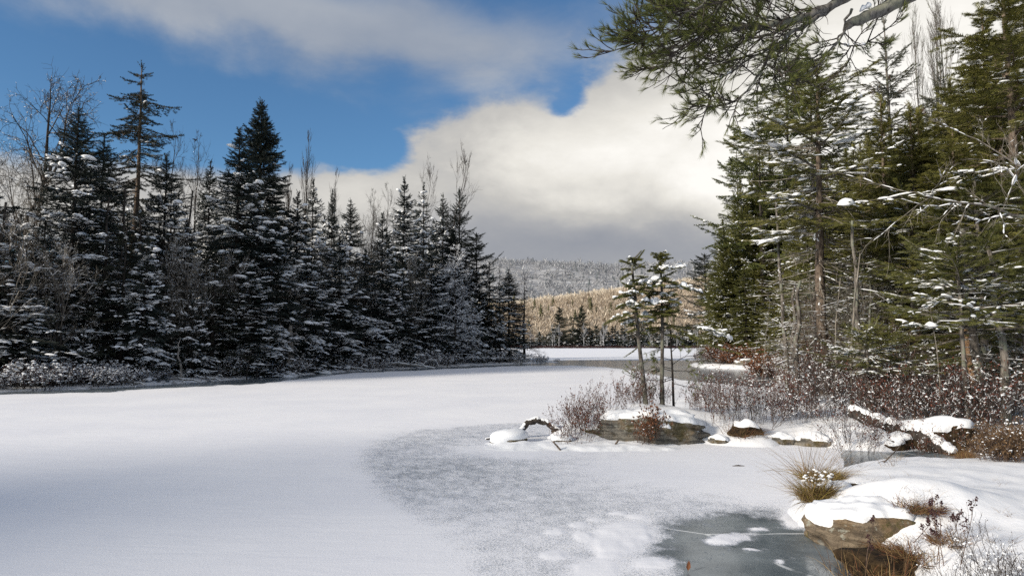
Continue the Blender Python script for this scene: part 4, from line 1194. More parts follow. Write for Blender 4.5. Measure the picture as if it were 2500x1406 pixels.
wood_thing('fallen_log', 'long snow-covered fallen trunk with arching branches on the shaded waterline', 'log', Lp([(-75, 6, .3), (-30, 11, .1), (10, 12, 0), (60, 8, -.1), (100, 2, -.2)], k), np.array([3.4, 3.2, 3, 2.4, 1.2]) * k,
           [(Lp([(0, 12), (-12, 22), (-4, 28), (10, 24), (18, 8)], k, d=-.2), 1.2 * k), (Lp([(40, 10), (52, 18), (68, 14), (84, 0)], k, d=-.2), 1.2 * k), (Lp([(5, 10), (4, 0)], k, d=-.3), .9 * k), (Lp([(16, 10), (15, 0)], k, d=-.3), .9 * k), (Lp([(28, 10), (27, 0)], k, d=-.3), .9 * k), (Lp([(-40, 9), (-54, 2)], k, d=-.3), 1 * k), (Lp([(70, 8), (86, 22), (104, 20), (112, 4)], k, d=.1), 1.1 * k)],
           'wood_bleached', b_, .85, 1.7 * k, seed=9)
for i, (px, L1, lab) in enumerate(((330, 36, 'snow-covered driftwood with upright stubs on the shaded waterline'), (450, 46, 'branching snow-covered driftwood below the pale crooked sapling'), (515, 30, 'low snow-covered driftwood beside the branching one'), (868, 30, 'forked white driftwood close to the fallen trunk'))):
    b_ = gpos(px, shoreY(px) + .2); b_[2] = max(b_[2], .02); k = b_[1] / FPX
    wood_thing('driftwood', lab, 'driftwood', Lp([(-L1, 6, .2), (-L1 * .4, 8, .1), (0, 5, -.1), (L1 * .5, 6, -.2), (L1, 1, -.4)], k), np.array([1.2, 2.2, 2.6, 2, 1]) * k,
               [(Lp([(-L1 * .5, 7), (-L1 * .6, 18)], k), 1.2 * k), (Lp([(0, 5), (-8, 22), (-16, 26)], k), 1.2 * k), (Lp([(8, 5), (20, -4)], k, d=-.6), 1.0 * k), (Lp([(-10, 5), (-18, -4)], k, d=-.6), 1.0 * k), (Lp([(L1 * .4, 5), (L1 * .6, 14), (L1 * .9, 11)], k), 1. * k)], 'wood_bleached', b_, .85, 1.8 * k, seed=20 + i, twig=2)

# ================================================================== far shore
FT = [(conifer('far_spruce', 60 + i, 13, 2.6, .06, .8, 6, 1.2, 6, 0, .48, .30, .34, .2, mt='bark_dark', mn='needle_far', irregular=.3), 13, 2.6) for i in range(3)]
FPn = (conifer('far_pine', 64, 17, 4.2, .18, 1.15, 6, 1.7, 9, 0, .85, .05, .25, .3, prof=.75, up=.5, low=.0, sag=-.1, gaps=.15, irregular=.35, mt='bark_dark', mn='needle_dark2'), 17, 4.2)
stand(1366, 752, 283, FPn, 'tall layered pine on the far lakeshore, first of two', 4.6, name='pine_tree', rz=1)
stand(1421, 748, 289, FPn, 'tall layered pine on the far lakeshore, second of two', 4.4, name='pine_tree', rz=4)
for i in range(92):
    px = 1150 + 640 * ((i + R_.random()) / 92); Yd = R_.uniform(281, 312)
    top = np.interp(px, [1150, 1290, 1330, 1400, 1470, 1560, 1640, 1720, 1800], [800, 818, 812, 795, 782, 790, 798, 790, 780]) + R_.uniform(-8, 26)
    stand(px, top, Yd, FT[i % 3], 'frosted spruce in the dark band along the far lakeshore', R_.uniform(2.4, 3.8), 'trees of the far lakeshore')
FB = bare_tree('far_hardwood', 66, 12, .2, (0, 0), .2, 12, 5, 4, 0, .6, .4, .1, .12, 'twig_frost', fine=.05)
for i in range(16):
    px = 1290 + 450 * R_.random(); stand(px, R_.uniform(790, 822), R_.uniform(279, 283), (FB, 12, 12), 'pale leafless tree in front of the far lakeshore spruces', 8, 'pale leafless trees of the far lakeshore', name='bare_tree')
rng = np.random.default_rng(5); n = 2600
P = np.stack([rng.uniform(-60, 110, n), rng.uniform(274.5, 281, n), np.zeros(n)], 1); P[:, 2] = np.maximum(gh(P[:, 0], P[:, 1]), 0)
mb = MB(); a = rng.random(n) * 6.28; s = rng.uniform(.5, 1.3, n)
A = np.stack([np.cos(a), np.sin(a), 0 * a], 1) * s[:, None] * 1.1; B = np.stack([-np.sin(a), np.cos(a), 0 * a], 1) * s[:, None] * 1.1
for i, (T, F) in enumerate(BROOM): q = np.arange(n) % 4 == i; mb.stamp(T, F, P[q], A[q], B[q], (Zv[None] * s[:, None])[q])
tag(link('brush', mb.mesh('brush', [M['leaf_maroon']], False)), 'low reddish brush edging the far lakeshore', 'brush', None, 'stuff')

# ================================================================== right shore forest
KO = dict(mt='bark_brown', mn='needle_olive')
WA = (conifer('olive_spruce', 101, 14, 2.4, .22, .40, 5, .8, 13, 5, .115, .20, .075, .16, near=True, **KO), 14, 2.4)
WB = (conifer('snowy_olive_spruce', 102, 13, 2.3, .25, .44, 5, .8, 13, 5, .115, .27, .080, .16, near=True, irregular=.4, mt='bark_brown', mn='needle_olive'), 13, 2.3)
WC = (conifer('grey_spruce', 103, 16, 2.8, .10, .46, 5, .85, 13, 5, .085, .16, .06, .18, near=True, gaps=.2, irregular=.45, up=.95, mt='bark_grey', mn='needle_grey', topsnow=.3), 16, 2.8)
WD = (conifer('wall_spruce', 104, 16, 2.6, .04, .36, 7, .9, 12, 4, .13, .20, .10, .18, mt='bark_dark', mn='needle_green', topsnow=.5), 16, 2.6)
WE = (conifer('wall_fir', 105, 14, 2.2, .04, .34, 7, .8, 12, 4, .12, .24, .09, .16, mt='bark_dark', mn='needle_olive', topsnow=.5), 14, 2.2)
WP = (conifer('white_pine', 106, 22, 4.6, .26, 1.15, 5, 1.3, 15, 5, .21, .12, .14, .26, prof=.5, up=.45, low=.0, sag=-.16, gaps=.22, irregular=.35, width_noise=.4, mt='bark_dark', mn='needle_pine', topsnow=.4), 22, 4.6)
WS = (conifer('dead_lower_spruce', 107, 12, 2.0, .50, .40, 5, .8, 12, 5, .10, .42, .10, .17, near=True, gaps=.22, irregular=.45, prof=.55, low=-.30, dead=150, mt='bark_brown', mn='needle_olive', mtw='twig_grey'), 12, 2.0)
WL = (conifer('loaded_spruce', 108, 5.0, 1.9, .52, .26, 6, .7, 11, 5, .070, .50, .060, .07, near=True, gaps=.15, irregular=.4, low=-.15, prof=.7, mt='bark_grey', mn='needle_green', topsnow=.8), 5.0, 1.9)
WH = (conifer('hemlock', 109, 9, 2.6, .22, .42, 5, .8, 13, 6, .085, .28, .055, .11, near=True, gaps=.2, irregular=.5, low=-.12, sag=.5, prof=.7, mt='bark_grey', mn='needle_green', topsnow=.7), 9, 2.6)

def rt(px, top, Yd, v, Rw, label, name='spruce_tree', **k):
    return stand(px, top, Yd, v, label, Rw, name=name, **k)
# the dark wall of trees behind the reddish point
rt(1725, 622, 105, (VP[0], 12, 2.0), 3.2, 'distant pale green pine seen over the reddish point', 'pine_tree')
rt(1925, 85, 65, WP, 5.2, 'tall white pine whose crown rises behind the overhanging limb', 'pine_tree', rz=.5)
rt(1858, 235, 62, WP, 4.4, 'white pine with long boughs reaching out over the lake', 'pine_tree', rz=2.2)
rt(1990, 150, 60, WP, 4.2, 'white pine half hidden behind the dead-branched spruce', 'pine_tree', rz=4)
rt(1768, 535, 66, WD, 2.6, 'outermost dark spruce of the wall above the reddish point', rz=1)
rt(1800, 470, 69, WD, 2.6, 'dark spruce of the wall, second from the open lake', rz=2)
rt(1842, 430, 65, WE, 2.7, 'olive fir in the dark wall under the long pine boughs', rz=3)
rt(1772, 660, 63, WE, 2.2, 'short fir at the foot of the outermost wall spruce', rz=1)
rt(1822, 640, 59, WD, 2.0, 'shorter dark spruce in front of the wall', rz=4)
rt(1893, 470, 67, WD, 2.8, 'dark spruce of the wall left of the dead-branched trunk'.replace('left of', 'next to'), rz=.3)
rt(1915, 640, 42, WE, 2.0, 'green fir sweeping to the ground by the bracken bank', rz=2)
rt(1870, 600, 62, WE, 2.2, 'mid-height fir between the wall and the bracken bank', rz=5)
for i in range(16):
    px = R_.uniform(1765, 2080); Yd = R_.uniform(72, 92)
    rt(px, R_.uniform(330, 520) if px > 1830 else R_.uniform(560, 660), Yd, (WD, WE)[i % 2], R_.uniform(2, 3), 'dark spruce crowded behind the wall by the lake', group='spruces crowded behind the lakeside wall')
rt(1805, 330, 72, WP, 3.6, 'white pine on the lake side of the dark wall', 'pine_tree', rz=3.3)
for i, (px, tp) in enumerate(((1775, 590), (1788, 560), (1815, 430), (1830, 520), (1850, 390), (1868, 470), (1885, 360), (1905, 430), (1925, 380), (1945, 480))):
    rt(px, tp, 63 + (i * 5) % 9, (WD, WE)[i % 2], 2.3, 'full dark green spruce in the dense wall by the lake', group='full spruces in the dense lakeside wall')
# the spruce with the long bare trunk
o = rt(1950, 188, 22, WS, 2.5, 'leaning spruce with snow-topped crown over a long trunk of dead grey branches', rz=1.3, tilt=(0, -.105)); o.location.x += .62
# the warm mixed forest
rt(2180, 45, 33, WC, 3.0, 'tall thin grey-green spruce with a rust-red dead patch near its top', rz=.4)
rt(2165, 235, 25, WA, 2.2, 'dense olive spruce in front of the rust-patched one', rz=2)
rt(2075, 360, 36, WD, 2.6, 'dark snowy spruce filling the gap after the dead-branched trunk', rz=1)
rt(2110, 430, 27, WB, 2.2, 'snow-flecked spruce behind the slim grey trunk', rz=3)
rt(2255, 265, 24, WA, 2.2, 'olive spruce with hanging moss-green boughs', rz=5)
rt(2310, 150, 30, WC, 2.6, 'grey-green spruce under the bare whip-like tops', rz=3)
rt(2345, 320, 20, WB, 2.3, 'snow-flecked olive spruce behind the loaded young spruce', rz=1)
rt(2420, 20, 24, WA, 3.0, 'big olive spruce reaching the frame top', rz=2.5)
rt(2480, -120, 18, WB, 3.0, 'tall snow-flecked spruce on the frame edge, cut off at its top', rz=.7)
rt(2560, -60, 22, WA, 3.0, 'olive spruce mostly outside the frame edge', rz=4)
rt(2395, 420, 17, WH, 2.6, 'drooping hemlock beside the tall spruce on the frame edge', 'hemlock_tree', rz=2)
rt(2225, 470, 21, WH, 2.4, 'drooping hemlock with long snow-edged level boughs', 'hemlock_tree', rz=.2)
rt(2060, 560, 30, WH, 2.4, 'hemlock low behind the slim pale birches', 'hemlock_tree', rz=4)
rt(2160, 600, 34, WE, 2.3, 'olive fir deep among the trunks', 'fir_tree', rz=1)
rt(2275, 600, 30, WE, 2.2, 'olive fir glowing in the gap between brown trunks', 'fir_tree', rz=2)
rt(1985, 600, 40, WE, 2.0, 'fir close behind the foot of the dead-branched spruce', 'fir_tree', rz=3)
rt(2350, 585, 14.5, WL, 1.75, 'small spruce loaded with thick snow on spreading boughs', rz=.9)
rt(2500, 660, 15, WL, 1.5, 'second snow-loaded small spruce, cut by the frame edge', rz=2.9)
rt(2120, 800, 15.5, WL, 1.1, 'tiny spruce bowed with snow among the twigs', rz=2)
for i in range(38):
    px = R_.uniform(1950, 2750); Yd = R_.uniform(38, 80)
    rt(px, np.interp(px, [1950, 2150, 2300, 2500, 2750], [420, 420, 300, 200, 200]) + R_.uniform(-60, 160), Yd, (WD, WE, WE)[i % 3], R_.uniform(2, 3.2), 'olive spruce in the deep ranks of the sunlit forest', group='deep ranks of the sunlit forest')

for i in range(24):
    px = 1975 + 640 * (i + R_.random()) / 24; Yd = R_.uniform(27, 40)
    rt(px, np.interp(px, [1975, 2150, 2300, 2600], [480, 330, 300, 160]) + R_.uniform(-40, 200), Yd, (WE, WA, WD, WB)[i % 4], R_.uniform(2.0, 2.8), 'full olive-green spruce in the middle ranks of the sunlit forest', group='middle ranks of the sunlit forest')
rt(2240, 250, 23, WA, 2.2, 'olive spruce crown rising between the two drooping hemlocks', rz=1.1)
rt(2335, 190, 28, WA, 2.6, 'olive spruce under the whip-topped leafless trees', rz=4.4)
rt(2450, 120, 22, WB, 2.6, 'snow-flecked olive spruce behind the tall one on the frame edge', rz=3.1)
rt(2130, 330, 31, WA, 2.4, 'olive spruce standing behind the straight slim grey trunk', rz=2.3)
# bare trunks and hardwoods of the sunlit forest
PG = [pole('grey_trunk', 120 + i, 9, .11, 'bark_grey', 46, 1.0, .3) for i in range(3)]
PB = [pole('pale_birch', 125 + i, 8, .040, 'twig_grey', 26, .8, .25) for i in range(2)]
PW = pole('sun_tint_birch', 128, 7, .12, 'bark_sun_tint', 10, .5, .2)
def tr(px, top, Yd, v, H0, label, sxy=1.0, name='tree_trunk', tilt=(0, 0), group=None):
    stand(px, top, Yd, (v, H0, H0), label, H0 * sxy, group, name=name, tilt=tilt)
tr(2095, 540, 19, PG[0], 9, 'straight slim grey trunk with many thin dead twigs', 1.0)
tr(2058, 610, 17, PB[0], 8, 'pale thin birch leaning beside the slim grey trunk', 1.0, 'birch_tree', (0, -.06))
tr(2028, 680, 20, PB[1], 8, 'pale thin birch next to the dead-branched spruce', .8, 'birch_tree', (0, -.03))
tr(2300, 735, 14.5, PB[1], 8, 'bleached dead stick standing before the sunlit trunks', .45, 'tree_trunk', (0, .01))
tr(2362, 730, 16, PW, 7, 'birch trunk with orange sunlight put into its bark colour', .8, 'birch_tree')
tr(2228, 700, 24, PW, 7, 'thin trunk deeper in the wood with orange sunlight in its bark colour', .7, 'birch_tree')
tr(2392, 560, 15, PG[1], 9, 'brown-grey trunk just after the orange birch', 1.1)
tr(2225, 520, 26, PG[2], 9, 'brown trunk under the drooping hemlock', 1.2)
tr(2262, 520, 31, PG[0], 9, 'dark brown trunk behind the thin orange-lit one', 1.2)
tr(2450, 600, 14, PG[2], 9, 'grey trunk half hidden by twigs at the frame edge', 1.0)
for i in range(46):
    px = R_.uniform(1900, 2700); Yd = R_.uniform(20, 52)
    tr(px, R_.uniform(430, 700), Yd, PG[i % 3], 9, 'slender grey trunk among many in the shade of the sunlit forest', R_.uniform(.7, 1.1), group='slender trunks of the sunlit forest', tilt=(0, R_.normal(0, .04)))
tr(1852, 735, 34, PB[1], 8, 'leaning bare sapling over the red bushes', .5, 'birch_tree', (0, .12))
BH1 = bare_tree('grey_hardwood', 131, 13, .10, (.3, 0), .35, 22, 4, 4, 2, .45, .28, .2, .08, 'bark_grey', fine=.007, kink=.06)
BH2 = bare_tree('tangled_hardwood', 132, 7, .07, (0, 0), .12, 22, 5, 4, 2, .85, .40, .02, .14, 'bark_grey', snow=.05, snw=.018, fine=.005, kink=.15)
BH3 = bare_tree('thicket_hardwood', 133, 4.5, .04, (0, 0), .05, 14, 5, 4, 2, .8, .5, .03, .15, 'twig_brown', snow=.06, snw=.016, fine=.004, forks=3, kink=.12)
def bh(px, top, Yd, v, H0, label, sxy=1, group=None, name='bare_tree', rz=None): stand(px, top, Yd, (v, H0, H0), label, H0 * sxy, group, name=name, rz=rz)
bh(2290, 30, 34, BH1, 13, 'leafless tree with whip-like tops against the white cloud', .9)
bh(2330, 15, 31, BH1, 13, 'second whip-topped leafless tree against the white cloud', .8, rz=2)
bh(2255, 60, 38, BH1, 13, 'faint whip-topped leafless tree behind the rust-patched spruce', .8, rz=4)
bh(2150, 330, 40, BH1, 13, 'leafless tree with reddish twigs against the sky gap', .9)
for i in range(24):
    px = R_.uniform(1960, 2620); Yd = R_.uniform(19, 36)
    bh(px, R_.uniform(560, 740), Yd, BH2, 7, 'tangled grey leafless tree in the sunlit forest', R_.uniform(.8, 1.1), 'tangled leafless trees of the sunlit forest')
for i in range(30):
    px = R_.uniform(1960, 2640); Yd = R_.uniform(13.8, 26)
    b = gpos(px, Yd); s = R_.uniform(.8, 1.15) * (.28 if Yd < 16 else .4 if Yd < 20 else .55)
    place('thicket_bush', BH3, 'brown leafless thicket bush dabbed with snow along the sunlit bank', 'bush', b - Zv * .08, R_.random() * 6, (s, s, s * R_.uniform(.75, 1.1)), 'leafless thicket on the sunlit bank')
# long snow-covered limb reaching in from the frame edge
def plimb(pts):            # (px, py, distance) -> world
    return np.array([atd(p[0], p[1], p[2]) for p in pts])
def limb_tree(name, label, limbs, mt, root, seed, n2=7, n3=4, snow=.5, snw=.02, trunk=None, fine=.004, spread=.7):
    rng = np.random.default_rng(seed); acc = Acc(); tb = MB()
    if trunk is not None: tb.tube(trunk - root, np.linspace(.17, .11, len(trunk)), 10, 0, .05, rng)
    for pts, r0, r1, k in limbs:
        p = plimb(pts) - root; n = len(p); t2 = np.linspace(0, n - 1, (n - 1) * 3 + 1)
        q = np.stack([np.interp(t2, range(n), p[:, i]) for i in range(3)], 1); q[1:-1] += rng.normal(0, r0 * .5, (len(q) - 2, 3))
        tb.tube(q, np.linspace(r0, r1, len(q)), 7, 0, .05, rng)
        twig_snow(acc, q[None], rng, .8, r0 * .6)
        P, D, i2, t = children(q[None], rng, k, .12, spread); L = np.linalg.norm(q[-1] - q[0]) * .26 * (.4 + .9 * rng.random(len(t)))
        p1 = sprout(P, D, L, rng, 5, .16, .02); add_poly(acc, p1, r1 * .8, fine)
        P, D, i3, t3 = children(p1, rng, n2, .15, .75); p2 = sprout(P, D, L[i3] * .4 * (.5 + .8 * rng.random(len(t3))), rng, 3, .17, .03); add_poly(acc, p2, fine, fine * .6)
        P, D, i4, t4 = children(p2, rng, n3, .15, .75); p3 = sprout(P, D, L[i3][i4] * .16, rng, 2, .17, .03); add_poly(acc, p3, fine * .7, fine * .4)
        twig_snow(acc, p1, rng, snow, snw); twig_snow(acc, p2, rng, snow * .6, snw * .6)
    br = MB(); acc.put_wood(br, 4, 0); sn = MB(); Acc._stamp(sn, acc.sn, FINGER, 0, rng)
    return place('bare_tree', {'trunk': tb.mesh(name + '_limbs', [M[mt]]), 'twigs': br.mesh(name + '_twigs', [M['twig_grey']]), 'snow': sn.mesh(name + '_snow', [M['snow']])}, label, 'tree', root)
r_ = gpos(2660, 12.5); 
tk = np.array([r_ + Zv * z + np.array([.02 * z, .0, 0]) for z in np.linspace(-.2, 7, 9)])
limb_tree('leaning_hardwood', 'leafless tree whose snowy limbs reach in from beside the frame', [
    ([(2660, 575, 12.5), (2560, 545, 12.2), (2500, 526, 12), (2400, 506, 11.8), (2300, 487, 11.7), (2240, 470, 11.7)], .036, .009, 12),
    ([(2665, 470, 12.5), (2560, 440, 12.6), (2480, 400, 12.8), (2400, 350, 13), (2340, 322, 13)], .026, .007, 9)], 'bark_grey', r_, 141, trunk=tk)

# ---- red-brown bushes and bracken on the far right point
SB = [shrub('leatherleaf', 150 + i, .95, 1.0, 17, 5, 3, .55, .75, .036, .10, .010, .06, .018, .0045, 'twig_brown', 'leaf_red', up=.12, base=.45) for i in range(3)]
SBs = [shrub('snowy_leatherleaf', 154 + i, 1.1, 1.2, 22, 5, 3, .6, .65, .036, .34, .009, .05, .022, .005, 'twig_dark', 'leaf_red', up=.10, base=.45) for i in range(3)]
SR = [shrub('bracken', 158 + i, .7, 1.1, 40, 5, 4, .9, 1.0, .06, .12, .02, .08, .03, .006, 'twig_brown', 'leaf_rust', base=.4) for i in range(2)]
for i in range(16):
    px = R_.uniform(1702, 1800); Yd = np.interp(px, [1700, 1800], [57.5, 55]) + R_.uniform(.2, 2.2); s = R_.uniform(1.0, 1.5)
    place('red_bush', SBs[i % 3], 'dark red bush at the tip of the far point', 'bush', gpos(px, Yd), R_.random() * 6, (s * 1.3, s * 1.3, s), 'red bushes on the far point')
for i in range(22):
    px = R_.uniform(1775, 1960); Yd = R_.uniform(54, 60) if px < 1880 else R_.uniform(40, 48); s = R_.uniform(1.2, 2.0)
    place('bracken', SR[i % 2], 'rust-brown bracken on the bank below the dark wall of spruces', 'fern', gpos(px, Yd), R_.random() * 6, (s * 1.3, s * 1.3, s), 'bracken on the far bank')
for i in range(26):
    px = R_.uniform(1870, 2060); Yd = np.interp(px, [1870, 2060], [40, 20]) + R_.uniform(-3, 3); s = R_.uniform(.9, 1.4)
    place('snowy_bush', SBs[i % 3], 'snow-dusted reddish bush between the cove and the dead-branched spruce', 'bush', gpos(px, Yd), R_.random() * 6, (s, s, s), 'reddish bushes by the cove')
rk = rock_mesh('flat_stone', 161, (1.6, .7, .35), 4, .2, .03, .5, 'rock', -.3, .05)
place('boulder', rk, 'low grey boulder at the waterline under the bracken', 'boulder', gpos(1838, 54.5) + Zv * .1, .3)

# ================================================================== the rocky islet with three small trees
rk = rock_mesh('long_boulder', 171, (1.22, .52, .50), 5, .30, .045, .38, 'rock', -.28, .06, .48, .8)
place('boulder', rk, 'long grey layered boulder with a snow cap under the two stunted spruces', 'boulder', np.append(at(1583, 1085)[:2] + np.array([0, .42]), .10), -.06)
rk = rock_mesh('slab', 172, (.24, .16, .09), 3, .25, .04, .6, 'rock', -.3, .05, .3)
place('stone', rk, 'small flat grey stone with a snow cap at the islet tip', 'stone', np.append(at(1373, 1085)[:2], .05), .2)
rk = rock_mesh('brown_slab', 173, (.26, .14, .08), 3, .25, .04, .6, 'rock_brown', -.3, .05, .3)
place('stone', rk, 'brown stone peeping from snow behind the flat grey one', 'stone', np.append(at(1372, 1062)[:2], .06), -.2)
rk = rock_mesh('mound', 174, (.36, .28, .15), 3, .2, .0, .2, 'rock', -.3, .07, -.2)
place('stone', rk, 'rounded stone buried in snow, outermost at the islet tip', 'stone', np.append(at(1243, 1080)[:2], .02), .2)
b_ = at(1300, 1068); k = b_[1] / FPX
wood_thing('driftwood', 'snow-covered arched branch frozen into the ice at the islet tip', 'driftwood', Lp([(-110, 0, -.3), (-60, 6, -.2), (-32, 12, 0), (-12, 34, .1), (10, 40, .1), (34, 34, .1), (60, 18, .0), (84, 8, 0)], k), np.array([4, 6, 7, 7, 8, 7, 6, 5]) * k, [(Lp([(-40, 6), (-64, -2), (-90, -6)], k, d=-.3), 4 * k)], 'bark_dark', b_, .95, 5 * k, seed=33)
b_ = at(1400, 1092); k = b_[1] / FPX
for i, (p0, L, lab) in enumerate(((( 1372, 1100), (22, 22), 'dark stick poking from the ice in front of the flat grey stone'), ((1425, 1082), (-12, 20), 'stick leaning in the snow by the islet tip'), ((1498, 1092), (-12, 18), 'short brown stick in the snow in front of the long boulder'))):
    b_ = at(*p0); k = b_[1] / FPX
    wood_thing('stick', lab, 'stick', Lp([(0, -3), (-L[0] * .5, L[1] * .5), (-L[0], L[1])], k), np.array([2.4, 2.4, 1.8]) * k, [], 'bark_brown', b_, 0, seed=40 + i)
# snow drift on the ice along the islet
mb = MB(); u = np.linspace(-1, 1, 90); v = np.linspace(-1, 1, 50); U, Vv = np.meshgrid(u, v, indexing='ij')
c0 = at(1420, 1090); Xd = c0[0] + U * 2.1 + 0; Yd_ = c0[1] + .1 + Vv * .85
ed = (1 - U ** 2) * (1 - Vv ** 2); hd = .085 * sst(.05, .8, ed + fbm(Xd * 2.2, Yd_ * 2.2, 71, 4) * .9) * (1 + fbm(Xd * 4, Yd_ * 4, 72) * .8) - .012
mb.add(np.stack([Xd.ravel(), Yd_.ravel(), hd.ravel()], 1), gridfaces(90, 50)[:, ::-1])
o = link('snow_drift', mb.mesh('snow_drift', [M['snow']])); tag(o, 'low white drift on the ice around the islet tip', 'snow drift', None, 'stuff')

# the islet trees: every bough given where it grows
def islet_tree(name, label, Yd, trunk, r0, r1, boughs, mt, mn, seed, rootpx, extra, tname='spruce_tree', near=True):
    rng = np.random.default_rng(seed); acc = Acc(); tb = MB()
    root = gpos(rootpx, Yd)
    tp = np.array([atd(p[0], p[1], Yd + (p[2] if len(p) > 2 else 0)) for p in trunk]) - root
    tp[0, 2] = min(tp[0, 2], -.1)
    n = len(tp); t2 = np.linspace(0, n - 1, (n - 1) * 4 + 1); q = np.stack([np.interp(t2, range(n), tp[:, i]) for i in range(3)], 1)
    f = np.linspace(0, 1, len(q)); tb.tube(q, r0 + (r1 - r0) * f + r0 * .35 * np.exp(-f * 18), 10, 0, .05, rng)
    for pts, tl, m, sn, dd in boughs:
        p = np.array([atd(a[0], a[1], Yd + dd * i / max(1, len(pts) - 1)) for i, a in enumerate(pts)]) - root
        k = len(p); t3 = np.linspace(0, k - 1, 6); pp = np.stack([np.interp(t3, range(k), p[:, i]) for i in range(3)], 1)
        bough(acc, pp, .014, rng, tl * 1.2, m + 5, 6, .045, sn * .38, .056, .10, .06, .85, snow_th=1.0)
        if sn > .5:          # thick pads of snow lying on the bough
            kk = rng.random(5) * .65 + .3; P, T = curve_pts(pp, kk); P = P + rng.normal(0, .04, P.shape) + Zv * .03
            clumps(acc, P, rng, .046, .6)
    lo_, hi_, n_, le = extra
    for i in range(n_):          # short boughs all round the stem, towards the viewer and away
        yy = rng.uniform(lo_, hi_); xs = np.interp(-yy, [-p[1] for p in trunk], [p[0] for p in trunk])
        b0 = atd(xs, yy, Yd) - root; a = rng.random() * 6.283; L = le * rng.uniform(.5, 1.2) * (.45 + .55 * (yy - lo_) / (hi_ - lo_)); dr = np.array([math.cos(a), math.sin(a), 0])
        s = np.linspace(0, 1, 5)[:, None]; pp = b0 + dr * s * L + Zv * (s * L * rng.uniform(-.15, .6) - s ** 2 * L * .10)
        bough(acc, pp, .011, rng, L * .6, 9, 6, .042, .12 if rng.random() < .65 else .40, .050, .12, .08, .85, snow_th=.9)
    parts = finish(acc, tb, rng, name, M[mt], M[mn], 4, near)
    return place(tname, parts, label, 'tree', root)

B1 = []
def bset(cx, rows, dirs=2, seed=0):
    r = np.random.default_rng(seed); out = []
    return out
tA = [(1578, 1000), (1572, 940), (1563, 860), (1555, 790), (1551, 730), (1547, 690), (1543, 655), (1552, 628), (1566, 612)]
bA = [([(1545, 650), (1558, 630), (1571, 613)], .12, 9, .15, .0), ([(1544, 650), (1530, 640), (1516, 638)], .16, 9, .45, .1), ([(1546, 660), (1560, 650), (1572, 652)], .14, 8, .1, -.1),
      ([(1546, 668), (1530, 672), (1518, 682)], .16, 9, .3, -.1), ([(1546, 690), (1562, 680), (1580, 676)], .12, 7, .0, .1), ([(1547, 700), (1530, 696), (1519, 690)], .10, 6, .0, .2),
      ([(1549, 712), (1570, 700), (1592, 706)], .22, 10, .8, -.2), ([(1549, 715), (1528, 718), (1502, 728)], .26, 11, .85, -.15), ([(1550, 735), (1530, 742), (1510, 752)], .24, 10, .8, .2),
      ([(1551, 745), (1572, 735), (1590, 742)], .22, 10, .8, -.2), ([(1552, 760), (1525, 768), (1500, 778), (1478, 790)], .28, 13, .95, -.2), ([(1552, 770), (1534, 778), (1515, 784)], .2, 9, .7, .25),
      ([(1553, 775), (1575, 770), (1592, 780)], .18, 8, .5, .2), ([(1550, 725), (1545, 715), (1540, 712)], .22, 8, .6, -.5), ([(1552, 755), (1556, 748), (1562, 744)], .22, 8, .6, -.5),
      ([(1556, 800), (1545, 806), (1532, 810)], .12, 6, .1, -.1), ([(1557, 815), (1570, 812), (1580, 818)], .10, 6, .1, .1), ([(1560, 845), (1545, 858), (1530, 868)], .05, 3, .1, 0)]
islet_tree('crooked_spruce', 'crooked stunted spruce on the islet, snowy boughs only on its lake side', 15.3, tA, .052, .014, bA, 'bark_islet', 'needle_green', 181, 1578, (628, 800, 44, .40))
tB = [(1617, 1000), (1616, 930), (1617, 850), (1617, 780), (1616, 720), (1614, 670), (1612, 630), (1613, 618)]
bB = [([(1612, 640), (1606, 630), (1598, 628)], .12, 8, .5, 0), ([(1612, 640), (1622, 632), (1640, 630)], .14, 9, .4, 0), ([(1613, 640), (1612, 628), (1613, 618)], .10, 8, .4, 0), ([(1613, 655), (1600, 655), (1584, 660)], .18, 9, .8, -.1),
      ([(1613, 660), (1640, 655), (1672, 650)], .2, 11, .8, .1), ([(1613, 662), (1616, 655), (1622, 655)], .18, 8, .6, -.35), ([(1614, 680), (1594, 685), (1572, 690)], .22, 10, .85, -.15), ([(1614, 685), (1640, 690), (1668, 700), (1682, 708)], .24, 11, .85, -.1),
      ([(1615, 695), (1606, 695), (1600, 700)], .22, 9, .8, -.45), ([(1615, 705), (1640, 700), (1675, 702), (1705, 710)], .24, 12, .8, .15), ([(1615, 715), (1590, 720), (1580, 735)], .22, 9, .8, .1),
      ([(1616, 730), (1640, 735), (1660, 742)], .18, 8, .5, -.3), ([(1616, 735), (1606, 735), (1594, 742)], .24, 10, .85, -.35), ([(1616, 750), (1625, 750), (1640, 758)], .22, 9, .5, -.2), ([(1616, 755), (1598, 770), (1588, 795)], .16, 8, .6, -.2),
      ([(1617, 775), (1632, 768), (1648, 772)], .12, 6, .2, .2), ([(1617, 790), (1650, 796), (1690, 800), (1726, 806)], .16, 8, .3, .3), ([(1617, 790), (1660, 806), (1705, 826), (1740, 844), (1800, 862)], .34, 17, .9, -.1), ([(1690, 800), (1720, 800), (1750, 812), (1778, 826)], .30, 13, .95, 0),
      ([(1617, 800), (1604, 806), (1590, 812)], .16, 7, .1, .1), ([(1617, 815), (1640, 818), (1664, 830)], .18, 8, .15, .2)]
islet_tree('flagged_spruce', 'stunted spruce on the islet with one long snowy bough drooping towards the far point', 15.5, tB, .050, .013, bB, 'bark_islet', 'needle_green', 182, 1617, (618, 810, 66, .46))

